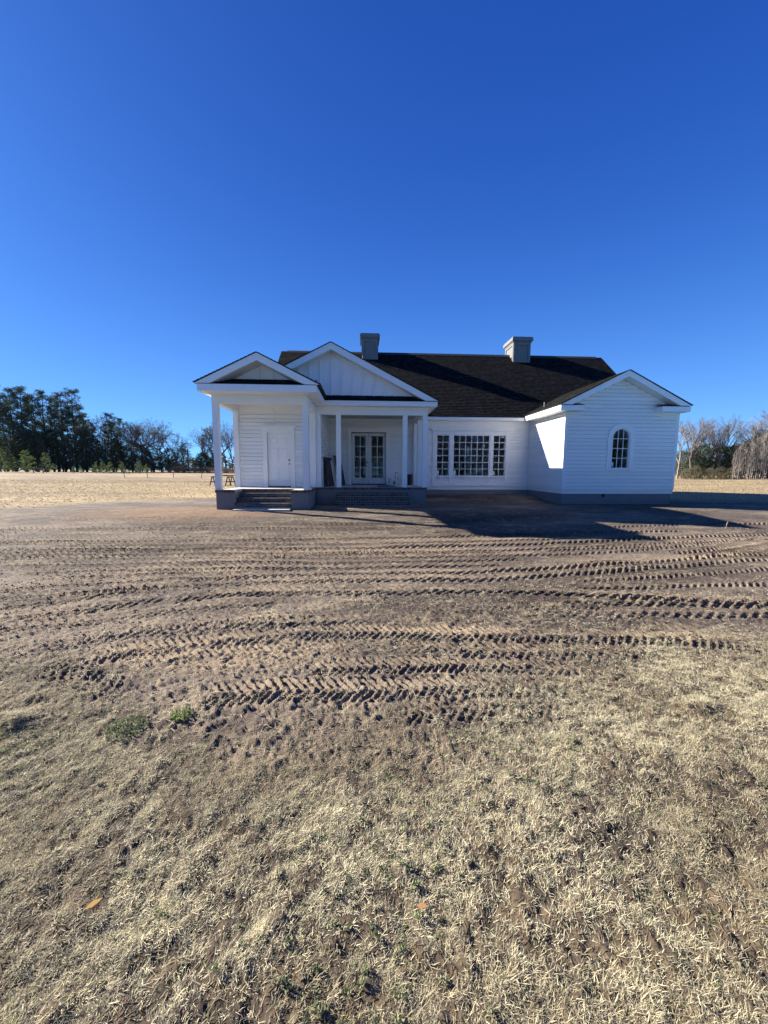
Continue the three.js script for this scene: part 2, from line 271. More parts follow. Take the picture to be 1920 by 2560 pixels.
{
  const zs = []; let z = 3; while (z > 0.2) { zs.push(z); z -= 0.4; }
  while (z > -14.2) { zs.push(z); z -= 0.0115 + 0.0023 * Math.max(0, -z); }
  while (z > -30) { zs.push(z); z -= 0.05 + 0.03 * (-z - 14.2); }
  while (z > -900) { zs.push(z); z *= 1.07; }
  zs.unshift(60, 25, 12, 6);
  const NC = 900, NR = zs.length, pos = new Float32Array(NC * NR * 3), col = new Float32Array(NC * NR * 3), uv = new Float32Array(NC * NR * 2), idx = new Uint32Array((NC - 1) * (NR - 1) * 6), c = [0, 0, 0];
  let o = 0;
  for (let j = 0; j < NR; j++) {
    const zz = zs[j], W = 1.2 * Math.abs(zz) + 2.4 + (zz < -30 ? (-30 - zz) * 0.6 : 0) + (zz > 0 ? 40 * sstep(0.2, 6, zz) : 0);
    for (let i = 0; i < NC; i++) {
      const t = i / (NC - 1) * 2 - 1, x = W * t + 0.055 * Math.min(0, zz) * -1, y = groundH(x, zz), k = j * NC + i;
      pos.set([x, y, zz], k * 3); groundColor(x, zz, y, c); col.set(c, k * 3); uv[k * 2] = x / 1.7; uv[k * 2 + 1] = zz / 1.7;
      if (i < NC - 1 && j < NR - 1) { const a = k, b = k + 1, d = k + NC, e = d + 1; idx[o++] = a; idx[o++] = b; idx[o++] = d; idx[o++] = b; idx[o++] = e; idx[o++] = d; }
    }
  }
  const g = new THREE.BufferGeometry();
  g.setAttribute('position', new THREE.BufferAttribute(pos, 3)); g.setAttribute('color', new THREE.BufferAttribute(col, 3)); g.setAttribute('uv', new THREE.BufferAttribute(uv, 2)); g.setIndex(new THREE.BufferAttribute(idx, 1));
  g.computeVertexNormals();
  // soil crumbs and chopped straw, a 1.7 m tile
  const draw = (bump) => (x, w, h) => {
    const r = rng(5); x.fillStyle = bump ? '#606060' : '#b4b0ac'; x.fillRect(0, 0, w, h);
    for (let k = 0; k < 26000; k++) { const q = r(), v = bump ? 50 + 150 * q : 120 + 120 * q; x.fillStyle = `rgba(${v},${v * (bump ? 1 : 0.985)},${v * (bump ? 1 : 0.97)},0.55)`; const s = 1.5 + 5 * r() * r(), px = r() * w, py = r() * h; for (const ax of [0, -w]) for (const ay of [0, -h]) if (px + s + ax > 0 && py + s + ay > 0) x.fillRect(px + ax, py + ay, s, s * (0.6 + 0.8 * r())); }
    for (let k = 0; k < 5200; k++) {
      const q = r(), v = bump ? 190 + 60 * q : 215 + 40 * q; x.strokeStyle = bump ? `rgb(${v},${v},${v})` : `rgba(${v},${v * 0.97},${v * 0.84},0.8)`; x.lineWidth = 1 + 1.4 * r();
      const px = r() * w, py = r() * h, a = r() * 6.283, L = 8 + 26 * r(); x.beginPath(); x.moveTo(px, py); x.quadraticCurveTo(px + Math.cos(a) * L * 0.5 + r() * 6, py + Math.sin(a) * L * 0.5, px + Math.cos(a) * L, py + Math.sin(a) * L); x.stroke();
    }
  };
  const m = mat(lin(1.3, 1.28, 1.24), 1, { vertexColors: true, map: canvasTex(1024, 1024, draw(false)), bumpMap: canvasTex(1024, 1024, draw(true), false), bumpScale: 0.016 });
  const ground = add(scene, 'ground', g, m);
  tag(ground, 'graded brown soil with tyre tracks running into dry lawn and hay field', 'ground', null, 'structure');
}

// ---------------------------------------------------------------- house
const house = group(scene, 'house');
tag(house, 'single storey white lap-sided house with dark shingle roof and two porches', 'house');
const GR = 0, DECK = 0.695;
// one lap board, 1 m long along x, proud at its lower edge
const BOARD = (() => {
  const h = 0.134, b = 0.038, t = 0.026, s = new THREE.Shape([[0, 0], [b, 0], [b, 0.012], [t, h], [0, h]].map((p) => new THREE.Vector2(...p)));
  const g = new THREE.ExtrudeGeometry(s, { depth: 1, bevelEnabled: false }); g.rotateY(Math.PI / 2); g.scale(1, 1, -1); 
  const p = g.attributes.position; // after the turn: x is length, shape x became -z
  const idx = []; for (let k = 0; k < p.count; k += 3) idx.push(k, k + 2, k + 1);
  g.setIndex(idx); const q = g.toNonIndexed(); q.computeVertexNormals(); return q;
})();
const rb = rng(31);
const LAP = 0.155;
// wall = core segments + boards; origin [x, z], turn, local x runs 0..len; span(y) gives the board's reach, gaps(y) the openings
function lapBoards(parent, ox, oz, turn, y0, y1, span, gaps) {
  for (let y = y0; y < y1 - 0.04; y += LAP) {
    const [s0, s1] = span(y + LAP * 0.6); if (s1 - s0 < 0.12) continue;
    let runs = [[s0, s1]];
    for (const [a, b] of gaps(y + LAP * 0.5)) runs = runs.flatMap(([p, q]) => (b <= p || a >= q ? [[p, q]] : [[p, a], [b, q]].filter(([c, d]) => d - c > 0.02)));
    for (const [p, q] of runs) {
      const cuts = [p]; if (q - p > 2.6 && rb() < 0.75) cuts.push(p + (q - p) * (0.22 + 0.56 * rb())); cuts.push(q);
      for (let k = 0; k + 1 < cuts.length; k++) {
        const a = cuts[k] + (k ? 0.0025 : 0), o = add(parent, 'siding_board', BOARD, WHITE[Math.floor(rb() * 3)]);
        o.position.set(ox + Math.cos(turn) * a, y, oz - Math.sin(turn) * a); o.rotation.y = turn; o.scale.set(cuts[k + 1] - a, 1, 1);
      }
    }
  }
}
function shingleSlope(parent, name, eave0, eave1, top0) {   // parallelogram: eave from eave0 to eave1, up to top0
  const A = new THREE.Vector3(...eave0), U = new THREE.Vector3(...eave1).sub(A), V = new THREE.Vector3(...top0).sub(A), S = V.length(), Lu = U.length(), n = Math.max(1, Math.round(S / EXPO));
  const N = U.clone().cross(V).normalize(); if (N.y < 0) N.negate();
  const flip = U.clone().cross(V).y < 0, pos = [], uv = [], ix = [];
  const P = (u, v, off) => { const q = A.clone().addScaledVector(U, u).addScaledVector(V, v).addScaledVector(N, off); pos.push(q.x, q.y, q.z); uv.push(u * Lu + A.x * 0.31, v * S); return pos.length / 3 - 1; };
  for (let k = 0; k < n; k++) {
    const v0 = k / n, v1 = (k + 1) / n, q = [P(0, v0, 0.002), P(1, v0, 0.002), P(1, v0, 0.016), P(0, v0, 0.016), P(0, v0, 0.016), P(1, v0, 0.016), P(1, v1, 0.003), P(0, v1, 0.003)];
    for (const [a, b, c, d] of [[0, 1, 2, 3], [4, 5, 6, 7]]) flip ? ix.push(q[a], q[c], q[b], q[a], q[d], q[c]) : ix.push(q[a], q[b], q[c], q[a], q[c], q[d]);
  }
  const g = new THREE.BufferGeometry(); g.setAttribute('position', new THREE.Float32BufferAttribute(pos, 3)); g.setAttribute('uv', new THREE.Float32BufferAttribute(uv, 2)); g.setIndex(ix);
  const q = g.toNonIndexed(); q.computeVertexNormals();
  return add(parent, name, q, SHINGLE);
}
// gable roof with its ridge along z, white rake boards and soffits on the front
function gableRoof(name, label, xL, xR, yE, xC, yR, zF, zB, zWall, dv) {
  const r = group(house, name); r.userData.label = label;
  const T = 0.024;
  for (const [xe, s] of [[xL, -1], [xR, 1]]) {
    prism(r, 'roof_deck', SHEATH, s < 0 ? [[xe, yE - T], [xC, yR - T], [xC, yR], [xe, yE]] : [[xC, yR - T], [xe, yE - T], [xe, yE], [xC, yR]], zB, zF + 0.02);
    shingleSlope(r, 'shingle_slope', [xe - 0.015 * -s * 1, yE, zF + 0.03], [xe - 0.015 * -s, yE, zB], [xC, yR, zF + 0.03]);
    const m = (yR - yE) / Math.abs(xC - xe), y1 = yE - T, xl = xe - s * (dv - T) / m;
    prism(r, 'rake_board', TRIM, s < 0 ? [[xe + 0.02, yE - T], [xl, yE - T], [xC, yR - dv], [xC, yR - T]] : [[xl, yE - T], [xe - 0.02, yE - T], [xC, yR - T], [xC, yR - dv]], zF - 0.035, zF);
    prism(r, 'rake_soffit', TRIM, s < 0 ? [[xl - 0.02, yE - T], [xl + 0.02, yE - T], [xC, yR - dv + 0.01], [xC, yR - dv + 0.03]] : [[xl - 0.02, yE - T], [xl + 0.02, yE - T], [xC, yR - dv + 0.03], [xC, yR - dv + 0.01]], zWall, zF - 0.036);
  }
  return r;
}
// --- main block
const MZ = -19.356, EZ = -18.956, EY = 4.067, RZ = -23.997, RY = 8.408, RX0 = -4.82, RX1 = 14.75, BZ = 2 * RZ - EZ;
{
  const r = group(house, 'main_roof'); r.userData.label = 'steep dark shingle roof with long level ridge';
  shingleSlope(r, 'shingle_slope', [RX0, EY, EZ], [RX1, EY, EZ], [RX0, RY, RZ]);
  shingleSlope(r, 'shingle_slope', [RX0, EY, BZ], [RX1, EY, BZ], [RX0, RY, RZ]);
  const m = (RY - EY) / (EZ - RZ);
  const pg = mergeGeometries([1, -1].map((s) => { const g = prismGeo(s > 0 ? [[-EZ, EY - 0.06], [-RZ, RY - 0.06], [-RZ, RY - 0.004], [-EZ, EY - 0.004]] : [[-RZ, RY - 0.06], [-BZ, EY - 0.06], [-BZ, EY - 0.004], [-RZ, RY - 0.004]], RX0 + 0.01, RX1 - 0.01); g.rotateY(Math.PI / 2); return g; }));
  add(r, 'roof_deck', pg, SHEATH);
  const cap = prismGeo([[-0.16, -0.14 * 1], [0, 0.022], [0.16, -0.14], [0.16, -0.11], [0, 0.045], [-0.16, -0.11]].map(([a, b]) => [a, b + 0.004]), 0, RX1 - RX0 - 0.7); cap.rotateY(Math.PI / 2); cap.translate(RX0 + 0.35, RY, RZ);
  add(r, 'ridge_cap', cap, SHEATH);
  for (const x of [RX0 + 0.03, RX1 - 0.06]) {
    const g = prismGeo([[-EZ, EY - 0.28], [-EZ, EY - 0.06], [-RZ, RY - 0.06], [-BZ, EY - 0.06], [-BZ, EY - 0.28], [-RZ, RY - 0.28]], x, x + 0.03); g.rotateY(Math.PI / 2); add(r, 'rake_board', g, TRIM);
  }
  box(r, 'fascia', TRIM, 3.0, 7.99, 3.86, 4.045, EZ - 0.03, EZ);
  box(r, 'soffit', TRIM, 2.72, 8.38, 3.875, 3.895, MZ + 0.002, EZ - 0.032);
  // gable end and rear walls
  for (const x of [-4.55, 14.42]) { const g = prismGeo([[-MZ, 0.1], [-MZ, 4.35], [-RZ, 8.2], [-(2 * RZ - MZ), 4.35], [-(2 * RZ - MZ), 0.1]], x - 0.08, x + 0.08); g.rotateY(Math.PI / 2); add(house, 'end_wall', g, WHITE[0]); }
  box(house, 'rear_wall', WHITE[1], -4.46, 14.33, 0.1, 4.3, 2 * RZ - MZ, 2 * RZ - MZ + 0.16);
  box(house, 'floor', INSIDE, -4.5, 14.37, 0.58, 0.66, 2 * RZ - MZ + 0.1, MZ - 0.1);
  box(house, 'ceiling', INSIDE, -4.5, 14.37, 3.82, 3.86, 2 * RZ - MZ + 0.1, MZ - 0.1);
}
// --- wall with the wide window (front of the main block)
{
  const w = group(house, 'main_wall');
  const core = [[2.72, 3.6, 0.45, 3.88], [7.27, 8.42, 0.45, 3.88], [3.6, 7.27, 0.45, 1.14], [3.6, 7.27, 3.25, 3.88]];
  for (const [a, b, c, d] of core) box(w, 'wall_core', WHITE[0], a, b, c, d, MZ - 0.15, MZ - 0.004);
  lapBoards(w, 2.73, MZ, 0, 0.622, 3.55, () => [0, 5.67], (y) => (y < 3.48 ? [[3.49 - 2.73, 7.355 - 2.73]] : []));
  box(w, 'frieze_board', TRIM, 2.72, 8.4, 3.555, 3.873, MZ + 0.003, MZ + 0.028);
  box(w, 'corner_board', TRIM, 8.345, 8.405, 0.622, 3.553, MZ + 0.003, MZ + 0.03);
  box(w, 'foundation', STUCCO, 2.68, 8.47, -0.2, 0.621, MZ - 0.2, MZ - 0.02);
}
function sash(parent, x0, x1, y0, y1, z, cols, rows, fr = 0.03, mt = 0.02, sticker) {
  const w = group(parent, 'window');
  const fg = mergeGeometries([boxGeo(x0, x1, y0, y0 + fr, z - 0.05, z), boxGeo(x0, x1, y1 - fr, y1, z - 0.05, z), boxGeo(x0, x0 + fr, y0 + fr, y1 - fr, z - 0.05, z), boxGeo(x1 - fr, x1, y0 + fr, y1 - fr, z - 0.05, z)]);
  add(w, 'sash_frame', fg, TRIM);
  const X0 = x0 + fr, X1 = x1 - fr, Y0 = y0 + fr, Y1 = y1 - fr, pw = (X1 - X0) / cols, ph = (Y1 - Y0) / rows;
  for (let i = 1; i < cols; i++) box(w, 'muntin', TRIM, X0 + i * pw - mt / 2, X0 + i * pw + mt / 2, Y0, Y1, z - 0.036, z - 0.010);
  for (let j = 1; j < rows; j++) box(w, 'muntin', TRIM, X0, X1, Y0 + j * ph - mt / 2, Y0 + j * ph + mt / 2, z - 0.034, z - 0.008);
  const r = rng(Math.floor(x0 * 100) + 3), pg = new THREE.PlaneGeometry(pw - mt, ph - mt);
  for (let i = 0; i < cols; i++) for (let j = 0; j < rows; j++) { const p = add(w, 'pane', pg, GLASS); p.position.set(X0 + (i + 0.5) * pw, Y0 + (j + 0.5) * ph, z - 0.024); p.rotation.set((r() - 0.5) * 0.012, (r() - 0.5) * 0.012, 0); }
  if (sticker) for (const [sx, sy, sw, sh] of sticker) box(w, 'sticker', PAPER, sx - sw / 2, sx + sw / 2, sy - sh / 2, sy + sh / 2, z - 0.022, z - 0.02);
  return w;
}
{
  const z = MZ + 0.02, q = group(house, 'window_surround');
  // outer casing, mullions, head with cap, sill, panelled apron
  for (const [a, b] of [[3.475, 3.665], [7.205, 7.37]]) box(q, 'casing', TRIM, a, b, 0.635, 3.36, z - 0.02, z + 0.04);
  for (const [a, b] of [[4.335, 4.507], [6.39, 6.538]]) box(q, 'mullion', TRIM, a, b, 1.12, 3.2, z - 0.16, z + 0.016);
  box(q, 'head_board', TRIM, 3.667, 7.203, 3.2, 3.36, z - 0.16, z + 0.035);
  box(q, 'head_cap', TRIM, 3.44, 7.41, 3.362, 3.40, z - 0.02, z + 0.075);
  box(q, 'head_cap', TRIM, 3.40, 7.45, 3.402, 3.475, z - 0.02, z + 0.12);
  box(q, 'sill', TRIM, 3.60, 7.28, 1.075, 1.118, z - 0.16, z + 0.07);
  box(q, 'apron', TRIM, 3.667, 7.203, 0.637, 1.073, z - 0.02, z - 0.002);
  box(q, 'apron_rail', TRIM, 3.667, 7.203, 0.637, 0.765, z - 0.001, z + 0.018);
  for (const [a, b] of [[4.335, 4.507], [6.39, 6.538]]) box(q, 'apron_stile', TRIM, a, b, 0.767, 1.073, z - 0.001, z + 0.018);
  sash(house, 3.667, 4.333, 1.12, 3.198, z, 2, 6, 0.04, 0.028, [[3.76, 1.3, 0.1, 0.22]]);
  sash(house, 4.509, 6.388, 1.12, 3.198, z, 6, 6, 0.045, 0.028, [[4.62, 1.3, 0.12, 0.22], [6.12, 2.66, 0.03, 0.13]]);
  sash(house, 6.54, 7.203, 1.12, 3.198, z, 2, 6, 0.04, 0.028, [[6.64, 1.3, 0.09, 0.18], [7.03, 3.1, 0.13, 0.05]]);
}
// --- wing with the arched window
const WZ = -15.91, WX0 = 8.42, WX1 = 13.335, AX = 10.862;
{
  const w = group(house, 'wing_front_wall');
  const yTop = (x) => 5.485 - 0.262 - Math.abs(x - 10.73) * 0.497;
  const archR = 0.48, archY = 2.82;   // siding stops under the casing
  const hole = [[AX - 0.40, 1.5]]; for (let k = 0; k <= 20; k++) { const a = Math.PI * (1 - k / 20); hole.push([AX + 0.4 * Math.cos(a), archY + 0.4 * Math.sin(a)]); } hole.push([AX + 0.40, 1.5]);
  prism(w, 'wall_core', WHITE[0], [[WX0, 0.45], [WX1, 0.45], [WX1, yTop(WX1)], [10.73, yTop(10.73)], [WX0, yTop(WX0)]], WZ - 0.15, WZ - 0.004, [hole]);
  const gap = (y) => { if (y < 1.47 || y > archY + archR) return []; const h = y < archY ? archR : Math.sqrt(Math.max(0, archR * archR - (y - archY) ** 2)); return [[AX - h - WX0, AX + h - WX0]]; };
  lapBoards(w, WX0, WZ, 0, 0.622, 5.2, (y) => { const dx = (5.485 - 0.255 - y) / 0.497; return [Math.max(0.1, 10.73 - dx - WX0), Math.min(WX1 - WX0 - 0.1, 10.73 + dx - WX0)]; }, gap);
  for (const [a, b] of [[WX0 - 0.03, WX0 + 0.115], [WX1 - 0.13, WX1 + 0.01]]) box(w, 'corner_board', TRIM, a, b, 0.62, 3.855, WZ + 0.002, WZ + 0.03);
  const side = group(house, 'wing_side_wall'), L = WZ - MZ;
  box(side, 'wall_core', WHITE[0], WX0 + 0.004, WX0 + 0.15, 0.45, 3.9, MZ, WZ - 0.151);
  lapBoards(side, WX0, MZ, -Math.PI / 2, 0.622, 3.84, () => [0.03, L - 0.1], () => []);
  box(side, 'corner_board', TRIM, WX0 - 0.03, WX0 - 0.002, 0.62, 3.855, WZ - 0.11, WZ + 0.001);
  box(side, 'frieze_board', TRIM, WX0 - 0.026, WX0 - 0.003, 3.72, 3.86, MZ + 0.06, WZ - 0.112);
  const far = group(house, 'wing_far_wall');
  box(far, 'wall_core', WHITE[1], WX1 - 0.15, WX1 - 0.004, 0.45, 3.9, MZ, WZ - 0.151);
  const f = group(house, 'wing_foundation');
  box(f, 'foundation_front', STUCCO, WX0 + 0.04, WX1 - 0.06, -0.3, 0.618, WZ - 0.2, WZ - 0.035);
  box(f, 'foundation_side', STUCCO, WX0 + 0.04, WX0 + 0.2, -0.3, 0.618, MZ - 0.02, WZ - 0.201);
  box(f, 'foundation_side', STUCCO, WX1 - 0.22, WX1 - 0.06, -0.3, 0.618, MZ - 0.02, WZ - 0.201);
  tube(f, 'pipe_stub', DARKMETAL, [[10.25, 0.38, WZ - 0.05], [10.25, 0.38, WZ + 0.03], [10.25, 0.33, WZ + 0.07]], 0.022, 10, 8);
  const dk = add(f, 'pipe_hole', new THREE.CircleGeometry(0.075, 14), BLACK); dk.position.set(10.27, 0.385, WZ - 0.031);
  box(house, 'wing_floor', INSIDE, WX0 + 0.14, WX1 - 0.14, 0.58, 0.66, MZ - 0.03, WZ - 0.14);
  box(house, 'wing_ceiling', INSIDE, WX0 + 0.14, WX1 - 0.14, 3.8, 3.84, MZ - 0.03, WZ - 0.14);
  box(house, 'partition', INSIDE, WX0, 14.34, 0.6, 3.9, MZ - 0.14, MZ - 0.02);
  // arched window
  const q = group(house, 'arched_window');
  const arch = (r, y0, n = 28) => { const p = [[AX - r, y0]]; for (let k = 0; k <= n; k++) { const a = Math.PI * (1 - k / n); p.push([AX + r * Math.cos(a), archY + r * Math.sin(a)]); } p.push([AX + r, y0]); return p; };
  prism(q, 'casing', TRIM, arch(0.585, 1.5), WZ + 0.004, WZ + 0.065, [arch(0.385, 1.52)]);
  prism(q, 'sash_frame', TRIM, arch(0.384, 1.521), WZ - 0.06, WZ + 0.018, [arch(0.345, 1.56)]);
  box(q, 'sill', TRIM, AX - 0.62, AX + 0.62, 1.445, 1.498, WZ - 0.02, WZ + 0.07);
  const ys = [1.56, 1.965, 2.37, 2.775];
  const topAt = (x) => archY + Math.sqrt(Math.max(0, 0.347 ** 2 - (x - AX) ** 2));
  for (const s of [-1, 1]) box(q, 'muntin', TRIM, AX + s * 0.115 - 0.011, AX + s * 0.115 + 0.011, 1.558, topAt(AX + 0.115) + 0.005, WZ - 0.03, WZ - 0.002);
  for (const y of ys.slice(1)) box(q, 'muntin', TRIM, AX - 0.346, AX + 0.346, y - 0.011, y + 0.011, WZ - 0.028, WZ);
  const xs = [-0.345, -0.115, 0.115, 0.345];
  for (let i = 0; i < 3; i++) for (let j = 0; j < 4; j++) {
    const a = AX + xs[i], b = AX + xs[i + 1], y0 = ys[j], y1 = ys[j + 1];
    const pts = y1 ? [[a, y0], [b, y0], [b, y1], [a, y1]] : [[a, y0], [b, y0], ...Array.from({ length: 9 }, (_, k) => { const x = lerp(b, a, k / 8); return [x, Math.max(y0 + 0.04, topAt(x))]; })];
    const g = new THREE.ShapeGeometry(new THREE.Shape(pts.map((p) => new THREE.Vector2(...p)))); g.translate(0, 0, WZ - 0.016); add(q, 'pane', g, GLASS);
  }
  box(q, 'sticker', PAPER, 10.55, 10.61, 1.62, 1.8, WZ - 0.014, WZ - 0.012);
  // roof with boxed eave returns
  const r = gableRoof('wing_roof', 'low gable roof over the wing with boxed eave returns', 7.96, 13.5, 4.114, 10.73, 5.49, -15.46, -20.7, WZ - 0.02, 0.262);
  for (const [a, b, inner] of [[7.995, 8.95, 1], [12.25, 13.42, -1]]) {
    box(r, 'eave_return', TRIM, a, b, 3.857, 4.062, WZ + 0.004, -15.475);
    const h0 = inner > 0 ? b : a, h1 = inner > 0 ? a : b;
    shingleSlope(r, 'return_shingles', [a, 4.07, -15.46], [b, 4.07, -15.46], [a, 4.2, WZ + 0.01]);
    box(r, 'return_frieze', TRIM, inner > 0 ? 8.54 : 12.5, inner > 0 ? 9.05 : 13.2, 3.69, 3.855, WZ + 0.003, WZ + 0.034);
  }
  box(r, 'fascia', TRIM, 7.975, 8.005, 3.86, 4.062, EZ - 0.06, -15.476);
  box(r, 'fascia', TRIM, 13.425, 13.455, 3.86, 4.062, EZ, -15.476);
  box(r, 'soffit', TRIM, 8.006, 8.415, 3.865, 3.885, EZ - 0.03, WZ + 0.003);
  box(r, 'soffit', TRIM, 13.34, 13.424, 3.865, 3.885, EZ - 0.03, WZ + 0.003);
  tube(r, 'vent_pipe', mat(lin(0.12, 0.12, 0.12), 0.6), [[8.62, 4.3, -18.3], [8.62, 4.66, -18.3]], 0.035, 6, 10);
}
// --- big gable over the middle porch and the entry room
const GZ = -16.27, GE = -15.868;
{
  const r = gableRoof('porch_roof', 'broad gable roof over the middle porch with board and batten face', -5.605, 3.08, 4.235, -1.263, 6.44, GE, -22.2, GZ - 0.1, 0.285);
  // board-and-batten face
  const yTop = (x) => 6.44 - 0.30 - Math.abs(x + 1.263) * 0.5078;
  const f = group(house, 'gable_face'); f.userData.label = 'white board and batten gable face';
  prism(f, 'face_board', WHITE[2], [[-5.0, 4.2], [2.5, 4.2], [2.62, yTop(2.62)], [-1.263, yTop(-1.263)], [-5.1, yTop(-5.1)]], GZ - 0.06, GZ);
  for (let x = -4.78; x < 2.2; x += 0.4365) box(f, 'batten', TRIM, x - 0.024, x + 0.024, 4.44, yTop(x) + 0.01, GZ + 0.001, GZ + 0.042);
  for (const s of [-1, 1]) prism(f, 'rake_trim', TRIM, s > 0 ? [[-1.263, yTop(-1.263) - 0.10], [2.5, yTop(2.5) - 0.10], [2.5, yTop(2.5) + 0.02], [-1.263, yTop(-1.263) + 0.02]] : [[-5.0, yTop(-5.0) - 0.10], [-1.263, yTop(-1.263) - 0.10], [-1.263, yTop(-1.263) + 0.02], [-5.0, yTop(-5.0) + 0.02]], GZ + 0.0012, GZ + 0.017);
  box(r, 'fascia', TRIM, -1.54, 3.022, 4.002, 4.187, GE - 0.032, GE - 0.002);
  box(r, 'fascia', TRIM, 2.992, 3.022, 4.002, 4.187, EZ - 0.05, GE - 0.033);
  box(r, 'soffit', TRIM, -1.57, 2.99, 4.006, 4.03, GZ + 0.002, GE - 0.034);
  box(r, 'soffit', TRIM, 2.7, 2.99, 4.006, 4.03, EZ - 0.02, GZ + 0.001);
  shingleSlope(r, 'pent_shingles', [-1.6, 4.19, GE + 0.02], [2.98, 4.19, GE + 0.02], [-1.6, 4.46, GZ + 0.004]);
}
// beams, columns and ceiling of the middle porch
const DK = DECK;
{
  const b = group(house, 'porch_beam');
  box(b, 'front_beam', TRIM, -1.955, 2.70, 3.69, 4.004, GZ - 0.22, GZ);
  box(b, 'side_beam', TRIM, 2.48, 2.698, 3.69, 4.004, MZ + 0.03, GZ - 0.221);
  box(house, 'porch_ceiling', CEIL, -1.73, 2.478, 3.93, 3.955, MZ + 0.03, GZ - 0.222);
  for (const [x0, x1, z1, nm] of [[-1.955, -1.745, GZ, 'column'], [-1.115, -0.92, GZ, 'column'], [1.66, 1.855, GZ, 'column'], [2.50, 2.697, GZ, 'column'], [2.50, 2.697, -17.75, 'column'], [2.50, 2.697, MZ + 0.23, 'column']])
    box(house, nm, TRIM, x0, x1, DK, 3.689, z1 - 0.197, z1 - 0.002);
  // floor slab, face and brick edge
  const p = group(house, 'porch_platform');
  box(p, 'platform_face', STUCCO, -1.94, 2.66, -0.3, 0.6, -16.4, -16.19);
  box(p, 'platform_face', STUCCO, 2.45, 2.66, -0.3, 0.6, MZ, -16.401);
  box(p, 'porch_floor', CONCRETE, -1.9, 2.63, 0.5, DK, MZ, -16.26);
  const w = group(house, 'porch_back_wall');
  for (const [a, c, y0, y1] of [[-1.74, -0.6, 0.5, 3.95], [1.17, 2.72, 0.5, 3.95], [-0.6, 1.17, 3.28, 3.95], [-0.6, 1.17, 0.5, 0.70]]) box(w, 'wall_core', WHITE[0], a, c, y0, y1, MZ - 0.15, MZ - 0.004);
  lapBoards(w, -1.74, MZ, 0, 0.70, 3.9, () => [0.02, 4.24], (y) => (y < 3.5 ? [[-0.7 + 1.74, 1.26 + 1.74]] : []));
  const s = group(house, 'entry_side_wall');
  box(s, 'wall_core', WHITE[0], -1.9, -1.744, 0.5, 3.95, MZ, -16.35);
  lapBoards(s, -1.74, -16.48, Math.PI / 2, 0.70, 3.9, () => [0, 2.84], () => []);
}
// french doors
{
  const d = group(house, 'french_door'), z = MZ + 0.01;
  d.userData.label = 'white glazed double door';
  for (const [a, b] of [[-0.745, -0.57], [1.145, 1.31]]) box(d, 'casing', TRIM, a, b, DK, 3.27, z - 0.01, z + 0.055);
  box(d, 'head_board', TRIM, -0.745, 1.31, 3.272, 3.45, z - 0.01, z + 0.055);
  box(d, 'head_cap', TRIM, -0.80, 1.365, 3.452, 3.53, z - 0.01, z + 0.13);
  box(d, 'threshold', DARKMETAL, -0.569, 1.144, DK - 0.005, 0.735, z - 0.12, z + 0.02);
  for (const [a, b] of [[-0.55, 0.272], [0.284, 1.122]]) {
    const X0 = a + 0.115, X1 = b - 0.115, Y0 = 1.02, Y1 = 3.11, zz = z - 0.02;
    add(d, 'door_leaf', mergeGeometries([boxGeo(a, X0, 0.738, 3.235, zz - 0.045, zz), boxGeo(X1, b, 0.738, 3.235, zz - 0.045, zz), boxGeo(X0, X1, 0.738, Y0, zz - 0.045, zz), boxGeo(X0, X1, Y1, 3.235, zz - 0.045, zz)]), paint(0.62, 0.63, 0.62));
    const pw = (X1 - X0) / 2, ph = (Y1 - Y0) / 4, pg = new THREE.PlaneGeometry(pw - 0.012, ph - 0.012);
    box(d, 'muntin', TRIM, X0 + pw - 0.014, X0 + pw + 0.014, Y0, Y1, zz - 0.032, zz - 0.006);
    for (let j = 1; j < 4; j++) box(d, 'muntin', TRIM, X0, X1, Y0 + j * ph - 0.014, Y0 + j * ph + 0.014, zz - 0.03, zz - 0.004);
    for (const [u0, u1, v0, v1] of [[X0, X1, Y0, Y0 + 0.016], [X0, X1, Y1 - 0.016, Y1], [X0, X0 + 0.016, Y0, Y1], [X1 - 0.016, X1, Y0, Y1]]) box(d, 'glazing_bead', TRIM, u0, u1, v0, v1, zz - 0.03, zz + 0.004);
    for (let i = 0; i < 2; i++) for (let j = 0; j < 4; j++) { const o = add(d, 'pane', pg, GLASS); o.position.set(X0 + (i + 0.5) * pw, Y0 + (j + 0.5) * ph, zz - 0.024); }
  }
  box(d, 'sticker', PAPER, 0.06, 0.12, 2.98, 3.05, z - 0.043, z - 0.041);
  const k = add(d, 'deadbolt', new THREE.CylinderGeometry(0.035, 0.035, 0.03, 16), DARKMETAL); k.rotation.x = Math.PI / 2; k.position.set(0.215, 1.79, z - 0.006);
  box(d, 'handle_plate', NICKEL, 0.19, 0.235, 1.58, 1.75, z - 0.019, z - 0.008);
  tube(d, 'lever', DARKMETAL, [[0.212, 1.62, z - 0.008], [0.212, 1.62, z + 0.035], [0.16, 1.62, z + 0.04], [0.12, 1.615, z + 0.04]], 0.011, 14, 8);
  const wire = group(house, 'wire_stub');
  tube(wire, 'wire', mat(lin(0.55, 0.5, 0.42), 0.6), [[1.83, 2.32, MZ + 0.01], [1.86, 2.30, MZ + 0.05], [1.80, 2.24, MZ + 0.08], [1.82, 2.17, MZ + 0.06], [1.92, 2.14, MZ + 0.05]], 0.006, 20, 5);
}
